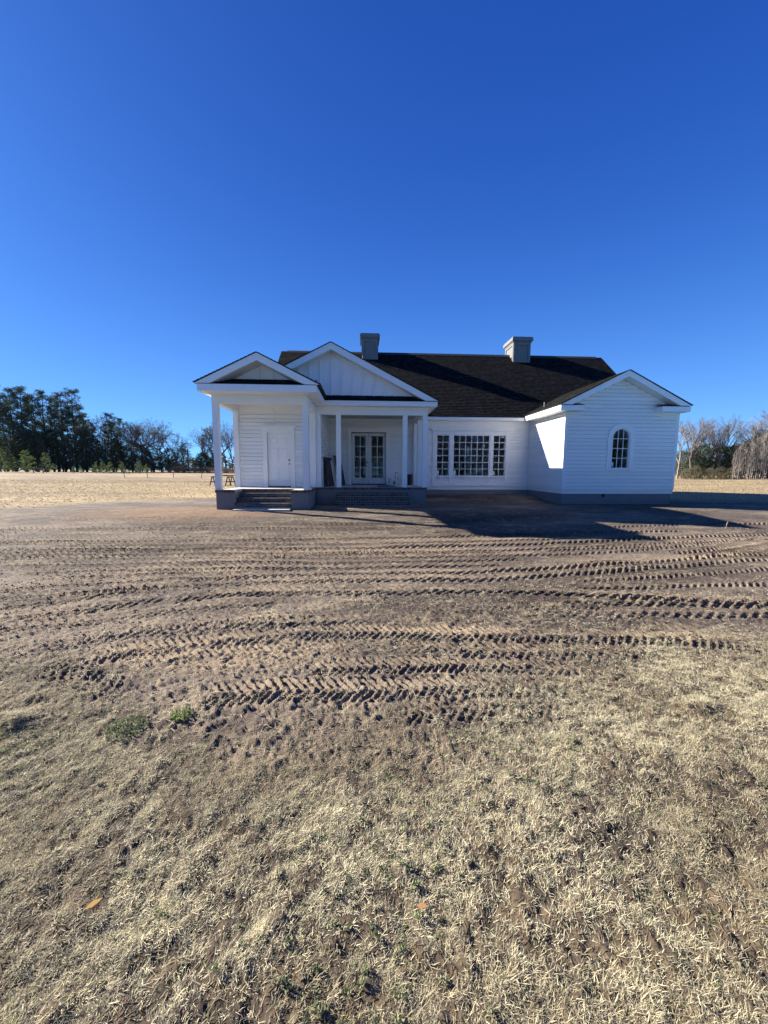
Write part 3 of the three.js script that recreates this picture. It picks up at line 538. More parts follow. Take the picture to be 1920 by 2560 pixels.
// --- bricks
const rk = rng(909);
const BR = [[0.192, 0.066, 0.092], [0.092, 0.066, 0.302], [0.092, 0.088, 0.1]].map(([a, b, c]) => { // small bevels by squashing the corners in
  const g = new THREE.BoxGeometry(a, b, c, 1, 1, 1).toNonIndexed(); return g;
});
function brickRun(parent, kind, x0, x1, yMid, zFront) {
  const len = [0.192, 0.092, 0.092][kind], dep = [0.092, 0.302, 0.1][kind], n = Math.round((x1 - x0) / (len + 0.01)), pitch = (x1 - x0) / n;
  for (let k = 0; k < n; k++) {
    const o = add(parent, 'brick', BR[kind], BRICKS[Math.floor(rk() * BRICKS.length)]);
    o.position.set(x0 + (k + 0.5) * pitch, yMid + (rk() - 0.5) * 0.004, zFront - dep / 2 + (rk() - 0.5) * 0.008); o.scale.x = (pitch - 0.009 - 0.006 * rk()) / len; o.rotation.y = (rk() - 0.5) * 0.02;
  }
}
function stair(name, label, x0, x1, treads) {   // treads: [top y, front z, back z]
  const s = group(house, name); s.userData.label = label;
  for (const [y, zf, zb, drop] of treads) {
    box(s, 'mortar_bed', MORTAR, x0 + 0.004, x1 - 0.004, y - drop, y - 0.006, zb, zf - 0.006);
    brickRun(s, 1, x0, x1, y - 0.036, zf);
    brickRun(s, 0, x0, x1, y - 0.112, zf);
  }
}
// middle steps and brick edge of the middle deck
stair('porch_steps', 'dark brick steps in front of the french doors', -1.12, 1.88, [[0.485, -15.88, -16.19, 0.6], [0.325, -15.57, -15.885, 0.5], [0.165, -15.26, -15.575, 0.4]]);
{
  const e = group(house, 'deck_edge');
  box(e, 'mortar_bed', MORTAR, -1.93, 2.685, 0.602, 0.69, -16.25, -16.166);
  brickRun(e, 2, -1.94, 2.70, 0.649, -16.153);
  box(e, 'side_course', BRICKS[1], 2.6, 2.70, 0.605, 0.693, MZ + 0.03, -16.252);
}
// --- entry porch on the left
const PX0 = -5.24, PX1 = -1.936, PZ = -13.906, CZ = -14.024, DZ = -16.343;
{
  const p = group(house, 'entry_platform');
  const sx0 = -4.582, sx1 = -2.593, sz = -14.79;
  box(p, 'platform_face', STUCCO, PX0 + 0.03, sx0, -0.3, 0.602, -16.3, PZ - 0.035);
  box(p, 'platform_face', STUCCO, sx1, PX1 - 0.03, -0.3, 0.602, -16.3, PZ - 0.035);
  box(p, 'platform_face', STUCCO, sx0 + 0.001, sx1 - 0.001, -0.3, 0.602, -16.3, sz - 0.035);
  for (const [a, b, zf] of [[PX0 + 0.1, sx0 - 0.03, PZ - 0.1], [sx1 + 0.03, PX1 - 0.1, PZ - 0.1], [sx0 - 0.03, sx1 + 0.03, sz - 0.1]]) box(p, 'porch_floor', CONCRETE, a, b, 0.603, DECK - (a > -4.7 && b < -2.5 ? 0.001 : 0), -16.33, zf);
  for (const [a, b, zf] of [[PX0, sx0 + 0.02, PZ], [sx1 - 0.02, PX1, PZ], [sx0 + 0.03, sx1 - 0.03, sz]]) { box(p, 'mortar_bed', MORTAR, a + 0.006, b - 0.006, 0.603, DECK - 0.007, zf - 0.1, zf - 0.012); brickRun(p, 2, a, b, 0.649, zf); }
  box(p, 'side_course', BRICKS[0], PX0 + 0.001, PX0 + 0.098, 0.604, 0.692, -16.3, PZ - 0.103);
  box(p, 'mortar_bed', MORTAR, PX1 - 0.098, PX1 - 0.012, 0.603, DECK - 0.007, -16.15, PZ - 0.103);
  for (let z = -16.1; z < PZ - 0.13; z += 0.1035) { const o = add(p, 'brick', BR[2], BRICKS[Math.floor(rk() * BRICKS.length)]); o.rotation.y = Math.PI / 2; o.position.set(PX1 - 0.05, 0.649, z); }
  stair('entry_steps', 'brick steps set between the stucco cheeks of the entry porch', sx0 + 0.004, sx1 - 0.004, [[0.55, -14.49, -14.82, 0.7], [0.39, -14.2, -14.5, 0.6], [0.225, -13.91, -14.21, 0.5]]);
  box(house, 'step_slab', CONCRETE, -4.52, -2.58, -0.3, 0.035, -13.9, -13.5);
  // columns, beam, ceiling
  for (const [a, z] of [[-5.262, CZ], [-2.147, CZ], [-5.262, -16.19], [-2.147, -16.17]]) box(house, 'column', TRIM, a, a + 0.2, DECK, 3.735, z - 0.2, z);
  const b = group(house, 'entry_beam');
  box(b, 'front_beam', TRIM, -5.264, -1.945, 3.736, 4.012, CZ - 0.21, CZ - 0.001);
  box(b, 'side_beam', TRIM, -5.263, -5.06, 3.737, 4.012, DZ + 0.03, CZ - 0.212);
  box(b, 'side_beam', TRIM, -2.149, -1.946, 3.737, 4.012, DZ + 0.03, CZ - 0.212);
  box(house, 'entry_ceiling', WHITE[2], -5.058, -2.151, 4.0, 4.02, DZ + 0.03, CZ - 0.213);
  // wall with the panel door
  const w = group(house, 'entry_wall');
  for (const [x0, x1, y0, y1] of [[-5.16, -3.97, 0.5, 4.03], [-2.98, -1.745, 0.5, 4.03], [-3.97, -2.98, 2.94, 4.03], [-3.97, -2.98, 0.5, 0.72]]) box(w, 'wall_core', WHITE[0], x0, x1, y0, y1, DZ - 0.15, DZ - 0.004);
  lapBoards(w, -5.16, DZ, 0, 0.72, 3.74, () => [0.03, 3.16], (y) => (y < 3.15 ? [[-4.09 + 5.16, -2.87 + 5.16]] : []));
  box(w, 'frieze_board', TRIM, -5.15, -1.96, 3.76, 4.0, DZ + 0.002, DZ + 0.027);
  box(house, 'entry_far_wall', WHITE[1], -5.16, -5.01, -0.2, 4.03, MZ, DZ - 0.151);
  box(house, 'entry_foundation', STUCCO, -5.10, -1.95, -0.3, 0.5, DZ - 0.2, DZ - 0.02);
  box(house, 'main_front_wall', WHITE[1], -4.5, -1.75, 0.3, 4.0, MZ - 0.15, MZ - 0.005);
  const r = gableRoof('entry_roof', 'small gable roof over the entry porch', -5.56, -1.44, 4.275, -3.5, 5.27, -13.339, -17.2, CZ - 0.1, 0.265);
  const yTop = (x) => 5.27 - 0.28 - Math.abs(x + 3.5) * 0.483;
  prism(r, 'gable_face', WHITE[2], [[-5.0, 4.2], [-2.0, 4.2], [-2.0, yTop(-2.0)], [-3.5, yTop(-3.5)], [-5.0, yTop(-5.0)]], CZ - 0.06, CZ);
  for (const x of [-4.088, -3.614, -3.14]) box(r, 'batten', TRIM, x - 0.024, x + 0.024, 4.5, yTop(x) + 0.01, CZ + 0.001, CZ + 0.042);
  for (const s of [-1, 1]) prism(r, 'rake_trim', TRIM, s > 0 ? [[-3.5, yTop(-3.5) - 0.22], [-2.45, yTop(-2.45) - 0.22], [-2.1, yTop(-2.1)], [-3.5, yTop(-3.5) + 0.02]] : [[-4.55, yTop(-4.55) - 0.22], [-3.5, yTop(-3.5) - 0.22], [-3.5, yTop(-3.5) + 0.02], [-4.9, yTop(-4.9)]], CZ + 0.0012, CZ + 0.016);
  box(r, 'fascia', TRIM, -5.462, -1.543, 4.007, 4.228, -13.372, -13.342);
  box(r, 'fascia', TRIM, -5.462, -5.432, 4.007, 4.228, DZ, -13.373);
  box(r, 'fascia', TRIM, -1.573, -1.543, 4.007, 4.228, GE + 0.001, -13.373);
  box(r, 'soffit', TRIM, -5.431, -1.574, 4.013, 4.035, CZ + 0.001, -13.374);
  box(r, 'soffit', TRIM, -5.431, -5.265, 4.0131, 4.035, DZ, CZ);
  box(r, 'soffit', TRIM, -1.944, -1.574, 4.0131, 4.035, GZ + 0.003, CZ);
  shingleSlope(r, 'pent_shingles', [-5.42, 4.235, -13.35], [-1.58, 4.235, -13.35], [-5.42, 4.54, CZ + 0.004]);
}
// six panel door
{
  const d = group(house, 'entry_door'), z = DZ + 0.01; d.userData.label = 'white six panel door';
  for (const [a, b] of [[-4.125, -3.955], [-3.003, -2.832]]) box(d, 'casing', TRIM, a, b, DECK, 2.985, z - 0.01, z + 0.055);
  box(d, 'head_board', TRIM, -4.125, -2.832, 2.987, 3.12, z - 0.01, z + 0.055);
  box(d, 'head_cap', TRIM, -4.17, -2.79, 3.122, 3.16, z - 0.01, z + 0.085);
  box(d, 'head_cap', TRIM, -4.21, -2.75, 3.162, 3.215, z - 0.01, z + 0.14);
  box(d, 'head_jamb', TRIM, -3.954, -3.004, 2.925, 2.986, z - 0.09, z + 0.012);
  box(d, 'threshold', DARKMETAL, -3.954, -3.004, 0.68, 0.735, z - 0.12, z + 0.02);
  const dz = z - 0.07; box(d, 'door_leaf', TRIM, -3.945, -3.013, 0.74, 2.918, dz - 0.045, dz);
  const cols = [[-3.835, -3.525], [-3.433, -3.123]], rows = [[0.95, 1.52], [1.72, 2.32], [2.48, 2.74]];
  for (const [a, b] of cols) for (const [y0, y1] of rows) {
    const g = new THREE.ExtrudeGeometry(new THREE.Shape([[a + 0.03, y0 + 0.03], [b - 0.03, y0 + 0.03], [b - 0.03, y1 - 0.03], [a + 0.03, y1 - 0.03]].map((p) => new THREE.Vector2(...p))), { depth: 0.004, bevelEnabled: true, bevelThickness: 0.008, bevelSize: 0.02, bevelSegments: 1 }); g.translate(0, 0, dz + 0.004);
    add(d, 'door_panel', g, TRIM);
  }
  const k = add(d, 'deadbolt', new THREE.CylinderGeometry(0.03, 0.03, 0.03, 16), DARKMETAL); k.rotation.x = Math.PI / 2; k.position.set(-3.075, 1.82, dz + 0.012);
  const n = add(d, 'knob', new THREE.SphereGeometry(0.034, 16, 12), NICKEL); n.position.set(-3.075, 1.66, dz + 0.05);
  const w = group(house, 'wall_wire');
  tube(w, 'wire', mat(lin(0.6, 0.57, 0.5), 0.6), [[-3.72, 3.98, DZ + 0.035], [-3.62, 3.75, DZ + 0.06], [-3.60, 3.5, DZ + 0.07], [-3.63, 3.3, DZ + 0.05], [-3.8, 3.285, DZ + 0.045], [-4.02, 3.29, DZ + 0.035]], 0.006, 40, 5);
}
// --- chimneys: panelled grey boxes with a heavy moulded cap
for (const [x0, x1, lab] of [[-0.03, 0.85, 'grey panelled chimney above the porch gable'], [8.975, 9.955, 'grey panelled chimney nearer the wing']]) {
  const c = group(house, 'chimney'), zf = -23.39, zb = -24.7; c.userData.label = lab;
  box(c, 'shaft', CHIM, x0, x1, 7.2, 8.98, zb, zf);
  for (const [a, b, y0, y1] of [[x0, x0 + 0.11, 7.4, 8.98], [x1 - 0.11, x1, 7.4, 8.98], [x0 + 0.111, x1 - 0.111, 8.86, 8.98], [x0 + 0.111, x1 - 0.111, 7.4, 7.98]]) box(c, 'panel_frame', CHIM, a - (a === x0 ? 0.02 : 0), b + (b === x1 ? 0.02 : 0), y0, y1, zf + 0.001, zf + 0.045);
  for (const [a, b, y0, y1] of [[zf - 0.12, zf, 7.4, 8.98], [zb, zb + 0.12, 7.4, 8.98], [zb + 0.121, zf - 0.121, 8.86, 8.98], [zb + 0.121, zf - 0.121, 8.2, 8.38]]) for (const s of [-1, 1]) box(c, 'panel_frame', CHIM, s < 0 ? x0 - 0.045 : x1 + 0.001, s < 0 ? x0 - 0.001 : x1 + 0.045, y0, y1, a, b);
  for (const [o, y0, y1] of [[0.055, 8.981, 9.03], [0.085, 9.031, 9.08], [0.135, 9.081, 9.25], [0.1, 9.251, 9.31]]) box(c, 'cap', CHIM, x0 - o, x1 + o, y0, y1, zb - o, zf + o);
}
{ const v = group(house, 'roof_vent'); tube(v, 'pipe', BLACK, [[0.02, 7.6, -23.2], [0.02, 8.02, -23.2]], 0.04, 4, 8); }

// ---------------------------------------------------------------- things on the porches and in the yard
const SURF = { deck: DECK };
{
  // dark sheets leaning against the side wall of the middle porch
  const dark = mat(lin(0.022, 0.022, 0.026), 0.55, { bumpMap: rep(grainBump, 1), bumpScale: 0.002 });
  function leaning(name, w, h, t, x, z, turn, tilt, m, label, cat) {
    const g = group(scene, name), b = boxGeo(-w / 2, w / 2, 0, h, -t / 2, t / 2), o = add(g, 'sheet', b, m);
    o.rotation.x = -tilt; g.position.set(x, DECK + 0.006, z); g.rotation.y = turn; return tag(g, label, cat);
  }
  const a = leaning('leaning_sheet', 1.5, 1.28, 0.03, -1.42, -17.55, Math.PI / 2 - 0.12, 0.12, dark, 'large dark sheet leaning on the side wall behind the left porch column', 'sheet');
  const e1 = add(a, 'edge_strip', boxGeo(-0.75, 0.75, 1.272, 1.288, -0.02, 0.02), mat(lin(0.25, 0.25, 0.24), 0.7)); e1.rotation.x = -0.12;
  const b = leaning('leaning_sheet', 0.95, 1.42, 0.02, -0.98, -18.45, Math.PI / 2 - 0.32, 0.22, dark, 'dark sheet leaning beside the french doors with pale strips on its edge', 'sheet');
  const e2 = add(b, 'edge_strip', boxGeo(-0.475, -0.455, 0, 1.42, 0.0105, 0.03), PAPER); e2.rotation.x = -0.22;
  const p = leaning('leaning_plank', 0.12, 1.15, 0.02, -1.18, -16.75, Math.PI / 2 - 0.5, 0.2, mat(lin(0.42, 0.41, 0.36), 0.8), 'pale narrow plank leaning in front of the large dark sheet', 'plank');
  for (const [x, z, h, tl, lab] of [[-0.72, -18.1, 1.36, 0.16, 'thin white trim strip leaning beside the french doors, nearer the doors'], [-0.80, -18.12, 1.40, 0.17, 'thin white trim strip leaning beside the french doors, nearer the dark sheet']]) {
    const g = group(scene, 'trim_strip'), o = add(g, 'strip', boxGeo(-0.012, 0.012, 0, h, -0.02, 0.02), PAPER); o.rotation.z = tl; g.position.set(x, DECK + 0.002, z); tag(g, lab, 'trim strip');
  }
  // paint bucket with printed label
  const bt = canvasTex(512, 256, (c, w, h) => { c.fillStyle = '#e4e4e0'; c.fillRect(0, 0, w, h); c.fillStyle = '#16181c'; for (const [x, y, a, d] of [[40, 130, 40, 80], [150, 150, 60, 40], [300, 120, 40, 90], [390, 140, 50, 40]]) c.fillRect(x, y, a, d); c.fillStyle = '#dfe3ea'; c.fillRect(44, 160, 30, 12); c.fillRect(306, 150, 26, 12); });
  const bk = group(scene, 'paint_bucket'); bk.position.set(1.38, DECK, -18.5);
  add(bk, 'pail', new THREE.LatheGeometry([[0, 0], [0.135, 0], [0.14, 0.01], [0.155, 0.33], [0.165, 0.335], [0.165, 0.365], [0.15, 0.37], [0.14, 0.05], [0, 0.05]].map((p) => new THREE.Vector2(...p)), 28), mat(lin(0.95, 0.95, 0.95), 0.45, { map: bt }));
  tube(bk, 'handle', NICKEL, [[-0.165, 0.31, 0], [-0.12, 0.24, 0.13], [0, 0.2, 0.175], [0.12, 0.24, 0.13], [0.165, 0.31, 0]], 0.004, 24, 5);
  tag(bk, 'white paint bucket with dark print on the middle porch right of the doors', 'bucket');
  const jug = group(scene, 'paint_jug'); jug.position.set(1.60, DECK, -18.75);
  add(jug, 'body', new THREE.LatheGeometry([[0, 0], [0.1, 0], [0.105, 0.02], [0.105, 0.38], [0.06, 0.5], [0.03, 0.54], [0.03, 0.58], [0, 0.58]].map((p) => new THREE.Vector2(...p)), 20), mat(lin(0.9, 0.9, 0.9), 0.4, { map: bt }));
  const jc = add(jug, 'cap', new THREE.CylinderGeometry(0.035, 0.035, 0.05, 14), BLACK); jc.position.y = 0.6;
  tag(jug, 'white jug with black cap standing behind the paint bucket', 'jug');
  const can = group(scene, 'paint_can'); can.position.set(1.585, DECK, -18.3);
  add(can, 'can', new THREE.LatheGeometry([[0, 0], [0.085, 0], [0.085, 0.19], [0.08, 0.2], [0.08, 0.19], [0, 0.188]].map((p) => new THREE.Vector2(...p)), 20), mat(lin(0.85, 0.86, 0.88), 0.4, { map: bt, metalness: 0.2 }));
  tag(can, 'small paint can between the bucket and the right porch column', 'paint can');
  const tray = group(scene, 'white_board'); tray.position.set(1.52, DECK + 0.001, -17.7);
  { const o = add(tray, 'board', boxGeo(-0.3, 0.3, 0, 0.05, -0.14, 0.14), PAPER); o.rotation.y = 0.08; }
  tag(tray, 'flat white board lying on the deck in front of the paint bucket', 'board');
  const gm = mat(lin(0.10, 0.14, 0.13), 0.7, { map: paintMap });
  const mt = group(scene, 'green_mat'); mt.position.set(0.98, DECK + 0.001, -17.0);
  { const o = add(mt, 'sheet', boxGeo(-0.33, 0.33, 0.02, 0.045, -0.36, 0.36), gm); o.rotation.y = -0.12; for (const s of [-1, 1]) { const k = add(mt, 'batten', boxGeo(-0.3, 0.3, 0, 0.02, s * 0.25 - 0.03, s * 0.25 + 0.03), mat(lin(0.2, 0.16, 0.1), 0.8)); k.rotation.y = -0.12; } }
  tag(mt, 'flat grey green mat lying on the porch floor before the doors', 'mat');
  const sc = group(scene, 'scrap_plank'); sc.position.set(1.22, DECK + 0.001, -17.25);
  { const o = add(sc, 'plank', boxGeo(-0.05, 0.05, 0, 0.03, -0.4, 0.4), mat(lin(0.12, 0.1, 0.085), 0.8)); o.rotation.y = 0.5; }
  tag(sc, 'short dark plank lying between the green mat and the bucket', 'plank');
  const bin = group(scene, 'black_bin'); bin.position.set(2.29, DECK, -18.9);
  add(bin, 'bin_body', new THREE.LatheGeometry([[0, 0], [0.11, 0], [0.115, 0.01], [0.125, 0.5], [0.135, 0.505], [0.135, 0.525], [0.12, 0.525], [0.11, 0.02], [0, 0.02]].map((p) => new THREE.Vector2(...p)), 20), BLACK);
  tag(bin, 'narrow black bin standing by the back column of the middle porch', 'bin');
  // fixture and tag seen through the wide window
  const pen = group(scene, 'hanging_lamp'); pen.position.set(5.5, 3.82, -20.2);
  add(pen, 'cord', new THREE.CylinderGeometry(0.006, 0.006, 1.2, 6), BLACK).position.y = -0.6;
  add(pen, 'shade', new THREE.LatheGeometry([[0.06, 0], [0.07, -0.02], [0.07, -0.34], [0.055, -0.36], [0.055, -0.4], [0, -0.4]].map((p) => new THREE.Vector2(...p)), 18), PAPER).position.y = -1.15;
  tag(pen, 'white cylinder lamp hanging inside the wide window', 'lamp');
}
{
  // plank on sawhorses out on the left of the house
  const wood = mat(lin(0.10, 0.075, 0.06), 0.85), gx = -12.55, gz = -35;
  const y0 = groundH(gx, gz);
  function horse(x, z, lab) {
    const h = group(scene, 'sawhorse'); h.position.set(x, groundH(x, z) - 0.01, z); h.rotation.y = 1.35;
    box(h, 'beam', wood, -0.45, 0.45, 0.74, 0.84, -0.05, 0.05);
    for (const sx of [-1, 1]) for (const sz of [-1, 1]) { const l = add(h, 'leg', boxGeo(-0.045, 0.045, -0.84, 0, -0.025, 0.025), wood); l.position.set(sx * 0.36, 0.8, sz * 0.05); l.rotation.set(-sz * 0.28, 0, 0); }
    for (const sx of [-1, 1]) box(h, 'brace', wood, sx * 0.36 - 0.02, sx * 0.36 + 0.02, 0.34, 0.42, -0.19, 0.19);
    tag(h, lab, 'sawhorse', 'sawhorses under the plank'); return h;
  }
  horse(gx - 0.55, gz + 0.05, 'dark wooden sawhorse under the plank, farther from the house'); horse(gx + 0.75, gz - 0.05, 'dark wooden sawhorse under the plank, nearer the entry porch');
  const pl = group(scene, 'work_plank'); pl.position.set(gx, y0 + 0.835, gz);
  box(pl, 'plank', mat(lin(0.55, 0.53, 0.5), 0.7), -1.5, 0.5, 0, 0.035, -0.28, 0.28); box(pl, 'offcut', wood, 0.0, 1.15, 0.036, 0.13, -0.15, 0.18);
  tag(pl, 'pale plank with dark offcuts lying across two sawhorses left of the house', 'plank');
}

// ---------------------------------------------------------------- trees
class Geo {
  constructor() { this.p = []; this.i = []; }
  tube(a, b, ra, rb, n = 5) {
    const d = b.clone().sub(a).normalize(), u = new THREE.Vector3(Math.abs(d.y) > 0.9 ? 1 : 0, Math.abs(d.y) > 0.9 ? 0 : 1, 0).cross(d).normalize(), v = d.clone().cross(u), s = this.p.length / 3;
    for (const [c, r] of [[a, ra], [b, rb]]) for (let k = 0; k < n; k++) { const t = k / n * 6.2832, cs = Math.cos(t) * r, sn = Math.sin(t) * r; this.p.push(c.x + u.x * cs + v.x * sn, c.y + u.y * cs + v.y * sn, c.z + u.z * cs + v.z * sn); }
    for (let k = 0; k < n; k++) { const q = (k + 1) % n; this.i.push(s + k, s + q, s + n + k, s + q, s + n + q, s + n + k); }
  }
  blade(c, d, len, w, up) {   // a slim lozenge leaf
    const s = this.p.length / 3, side = d.clone().cross(up).normalize().multiplyScalar(w / 2);
    const m = c.clone().addScaledVector(d, len * 0.45), e = c.clone().addScaledVector(d, len);
    this.p.push(c.x, c.y, c.z, m.x + side.x, m.y + side.y, m.z + side.z, e.x, e.y, e.z, m.x - side.x, m.y - side.y, m.z - side.z); this.i.push(s, s + 1, s + 2, s, s + 2, s + 3);
  }
  done() { const g = new THREE.BufferGeometry(); g.setAttribute('position', new THREE.Float32BufferAttribute(this.p, 3)); g.setIndex(this.i); const uv = new Float32Array(this.p.length / 3 * 2); for (let k = 0; k < uv.length / 2; k++) { uv[2 * k] = this.p[3 * k] * 0.7; uv[2 * k + 1] = this.p[3 * k + 1] * 0.7; } g.setAttribute('uv', new THREE.BufferAttribute(uv, 2)); g.computeVertexNormals(); return g; }
}
const V = (x, y, z) => new THREE.Vector3(x, y, z);
const rdir = (r, up = 0) => V(r() * 2 - 1, r() * 2 - 1 + up, r() * 2 - 1).normalize();
const leafMat = (c, t = 0.3) => new THREE.MeshPhysicalMaterial({ color: lin(...c), roughness: 1, transmission: t, thickness: 0, side: THREE.DoubleSide, map: paintMap });
const barkMap = dataTex(256, (u, v) => { const q = 0.55 + 0.45 * (0.6 * tvn(u, v, 18, 21) + 0.4 * tvn(u, v, 60, 22)); return [q, q, q]; }, false);
const BARK = [[0.085, 0.062, 0.05], [0.16, 0.135, 0.115], [0.30, 0.26, 0.225]].map((c) => mat(lin(...c), 0.95, { map: barkMap, bumpMap: barkMap, bumpScale: 0.02 }));
const NEEDLE = [leafMat([0.040, 0.062, 0.024]), leafMat([0.05, 0.072, 0.026]), leafMat([0.033, 0.052, 0.026])];
const YOUNG = [leafMat([0.12, 0.165, 0.045], 0.4), leafMat([0.10, 0.15, 0.05], 0.4)];
const OAK = [leafMat([0.045, 0.065, 0.028]), leafMat([0.06, 0.075, 0.03]), leafMat([0.11, 0.10, 0.04])];
function clump(g, c, rad, n, len, w, r, flat = 0.55) {
  for (let k = 0; k < n; k++) { const d = rdir(r, 0.15), p = c.clone().add(V(d.x * rad * r(), d.y * rad * flat * r(), d.z * rad * r())); g.blade(p, rdir(r, 0.35), len * (0.6 + 0.8 * r()), w * (0.7 + 0.6 * r()), rdir(r)); }
}
function pineGeo(seed, H, bare, spread, top) {     // tall field-edge pine: bare stem, crown of tufted whorls
  const r = rng(seed), T = new Geo(), L = new Geo(), n = 9, stem = [];
  for (let k = 0; k <= n; k++) stem.push(V((r() - 0.5) * 0.25 * (k / n) * 2, H * 0.97 * k / n, (r() - 0.5) * 0.25 * (k / n) * 2));
  for (let k = 0; k < n; k++) T.tube(stem[k], stem[k + 1], lerp(H * 0.0155, 0.05, k / n), lerp(H * 0.0155, 0.05, (k + 1) / n), 7);
  const at = (t) => { const q = t * n, k = Math.min(n - 1, Math.floor(q)); return stem[k].clone().lerp(stem[k + 1], q - k); };
  for (let t = bare; t < 1; t += 0.9 / H) {
    const f = (t - bare) / (1 - bare), reach = spread * (0.35 + 0.65 * Math.sin(Math.PI * Math.min(1, 0.22 + f * 0.72) ** 0.8)) * (1 - top * f);
    const m = 3 + Math.floor(r() * 2.3);
    for (let k = 0; k < m; k++) {
      if (r() < 0.16 * (1 - f)) continue;
      const a = r() * 6.2832, l = reach * (0.55 + 0.6 * r()), p0 = at(t), rise = lerp(0.0, 0.55, f) * l + (r() - 0.4) * 0.5;
      const p1 = p0.clone().add(V(Math.cos(a) * l * 0.55, rise * 0.35, Math.sin(a) * l * 0.55)), p2 = p0.clone().add(V(Math.cos(a) * l, rise, Math.sin(a) * l));
      T.tube(p0, p1, 0.055 * (1.2 - f), 0.04, 4); T.tube(p1, p2, 0.04, 0.015, 3);
      for (const [q, s] of [[0.5, 0.6], [0.75, 0.85], [1, 1]]) { const c = q < 0.55 ? p1.clone() : p1.clone().lerp(p2, (q - 0.5) * 2); c.y += 0.15; for (let j = 0; j < 2; j++) clump(L, c.clone().add(V((r() - 0.5) * 0.9, (r() - 0.3) * 0.5, (r() - 0.5) * 0.9)), 0.7 * s, 15, 0.46, 0.105, r); }
    }
  }
  clump(L, at(1), 0.8, 60, 0.45, 0.09, r, 0.8);
  return [T.done(), L.done()];
}
function bareGeo(seed, H, spread, leaves = 0) {     // leafless hardwood with fine twigs
  const r = rng(seed), T = new Geo(), L = new Geo();
  const grow = (p, d, len, rad, depth) => {
    const steps = depth > 3 ? 3 : 2; let q = p, dir = d;
    for (let k = 0; k < steps; k++) { const e = q.clone().addScaledVector(dir, len / steps); T.tube(q, e, rad * (1 - 0.3 * k / steps), rad * (1 - 0.3 * (k + 1) / steps), depth > 3 ? 6 : 3); q = e; dir = dir.clone().add(rdir(r, 0.15).multiplyScalar(depth > 4 ? 0.07 : 0.2)).normalize(); }
    if (depth === 0) { if (leaves && r() < leaves) clump(L, q, 0.35, 5, 0.26, 0.13, r); return; }
    const n = depth > 4 ? 3 : 2 + (r() < 0.55 ? 1 : 0);
    for (let k = 0; k < n; k++) grow(q, dir.clone().multiplyScalar(0.85).add(rdir(r, 0.25).multiplyScalar(spread)).normalize(), len * (0.62 + 0.22 * r()), Math.max(0.009, rad * (0.52 + 0.16 * r())), depth - 1);
    if (depth < 5 && r() < 0.6) { const m = p.clone().lerp(q, 0.5); grow(m, dir.clone().add(rdir(r, 0.2)).normalize(), len * 0.55, Math.max(0.008, rad * 0.4), Math.max(0, depth - 2)); }
  };
  grow(V(0, -0.2, 0), V((r() - 0.5) * 0.1, 1, (r() - 0.5) * 0.1).normalize(), H * 0.27, H * 0.016, 6);
  return [T.done(), leaves ? L.done() : null];
}
function leafyGeo(seed, H, W, n, low = 0.12) {      // dense evergreen with ragged outline
  const r = rng(seed), T = new Geo(), L = new Geo();
  T.tube(V(0, -0.2, 0), V(0, H * 0.5, 0), H * 0.022, H * 0.012, 6);
  for (let k = 0; k < n; k++) {
    const a = r() * 6.2832, t = low + (0.97 - low) * r(), prof = Math.sin(Math.PI * Math.min(0.97, 0.16 + 0.8 * (t - low) / (1 - low))) ** 0.7, rr = W * 0.5 * prof * (0.45 + 0.6 * Math.sqrt(r())), c = V(Math.cos(a) * rr, H * t, Math.sin(a) * rr);
    if (k % 4 === 0) T.tube(V(0, Math.max(0.1, c.y - rr * 0.6), 0), c, 0.05, 0.012, 3);
    clump(L, c, W * 0.12 + 0.18, 15, 0.14 + H * 0.018, 0.07 + H * 0.008, r, 0.7);
  }
  return [T.done(), L.done()];
}
function youngGeo(seed, H, W) {                     // bushy young pine, upswept candles
  const r = rng(seed), T = new Geo(), L = new Geo();
  T.tube(V(0, -0.1, 0), V(0, H * 0.96, 0), 0.05, 0.012, 5);
  for (let t = 0.05; t < 1; t += 0.26 / H) {
    const m = 4 + Math.floor(r() * 2);
    for (let k = 0; k < m; k++) {
      const a = r() * 6.2832, l = W * 0.5 * (1.04 - t) ** 0.75 * (0.7 + 0.5 * r()), p0 = V(0, H * t, 0), p1 = V(Math.cos(a) * l, H * t + l * 0.42, Math.sin(a) * l);
      T.tube(p0, p1, 0.016, 0.008, 3);
      for (let q = 0.3; q <= 1.01; q += 0.23) { const c = p0.clone().lerp(p1, q); for (let j = 0; j < 9; j++) L.blade(c, p1.clone().sub(p0).normalize().add(rdir(r, 0.35).multiplyScalar(0.85)).normalize(), 0.2 + 0.14 * r(), 0.04, rdir(r)); }
    }
  }
  return [T.done(), L.done()];
}
function saplingGeo(seed, H) {                     // slim stem with short upswept twigs all the way up
  const r = rng(seed), T = new Geo(), n = 8; let p = V(0, -0.1, 0);
  for (let k = 0; k < n; k++) {
    const q = V((r() - 0.5) * 0.5 * k / n, H * (k + 1) / n, (r() - 0.5) * 0.5 * k / n), a0 = 0.075 * (1 - k / n) + 0.012; T.tube(p, q, a0, a0 * 0.85, 5);
    if (k > 0) for (let j = 0; j < 7; j++) {
      const a = r() * 6.2832, c = p.clone().lerp(q, r()), l = (0.9 + 1.1 * r()) * (1.15 - k / n), e = c.clone().add(V(Math.cos(a) * l * 0.6, l * 0.8, Math.sin(a) * l * 0.6)); T.tube(c, e, 0.02, 0.01, 3);
      for (let m = 0; m < 4; m++) { const b = c.clone().lerp(e, 0.3 + 0.7 * r()), f = b.clone().add(V((r() - 0.5) * 0.7, 0.3 + 0.5 * r(), (r() - 0.5) * 0.7)); T.tube(b, f, 0.01, 0.005, 3); }
    }
    p = q;
  }
  return [T.done(), null];
}
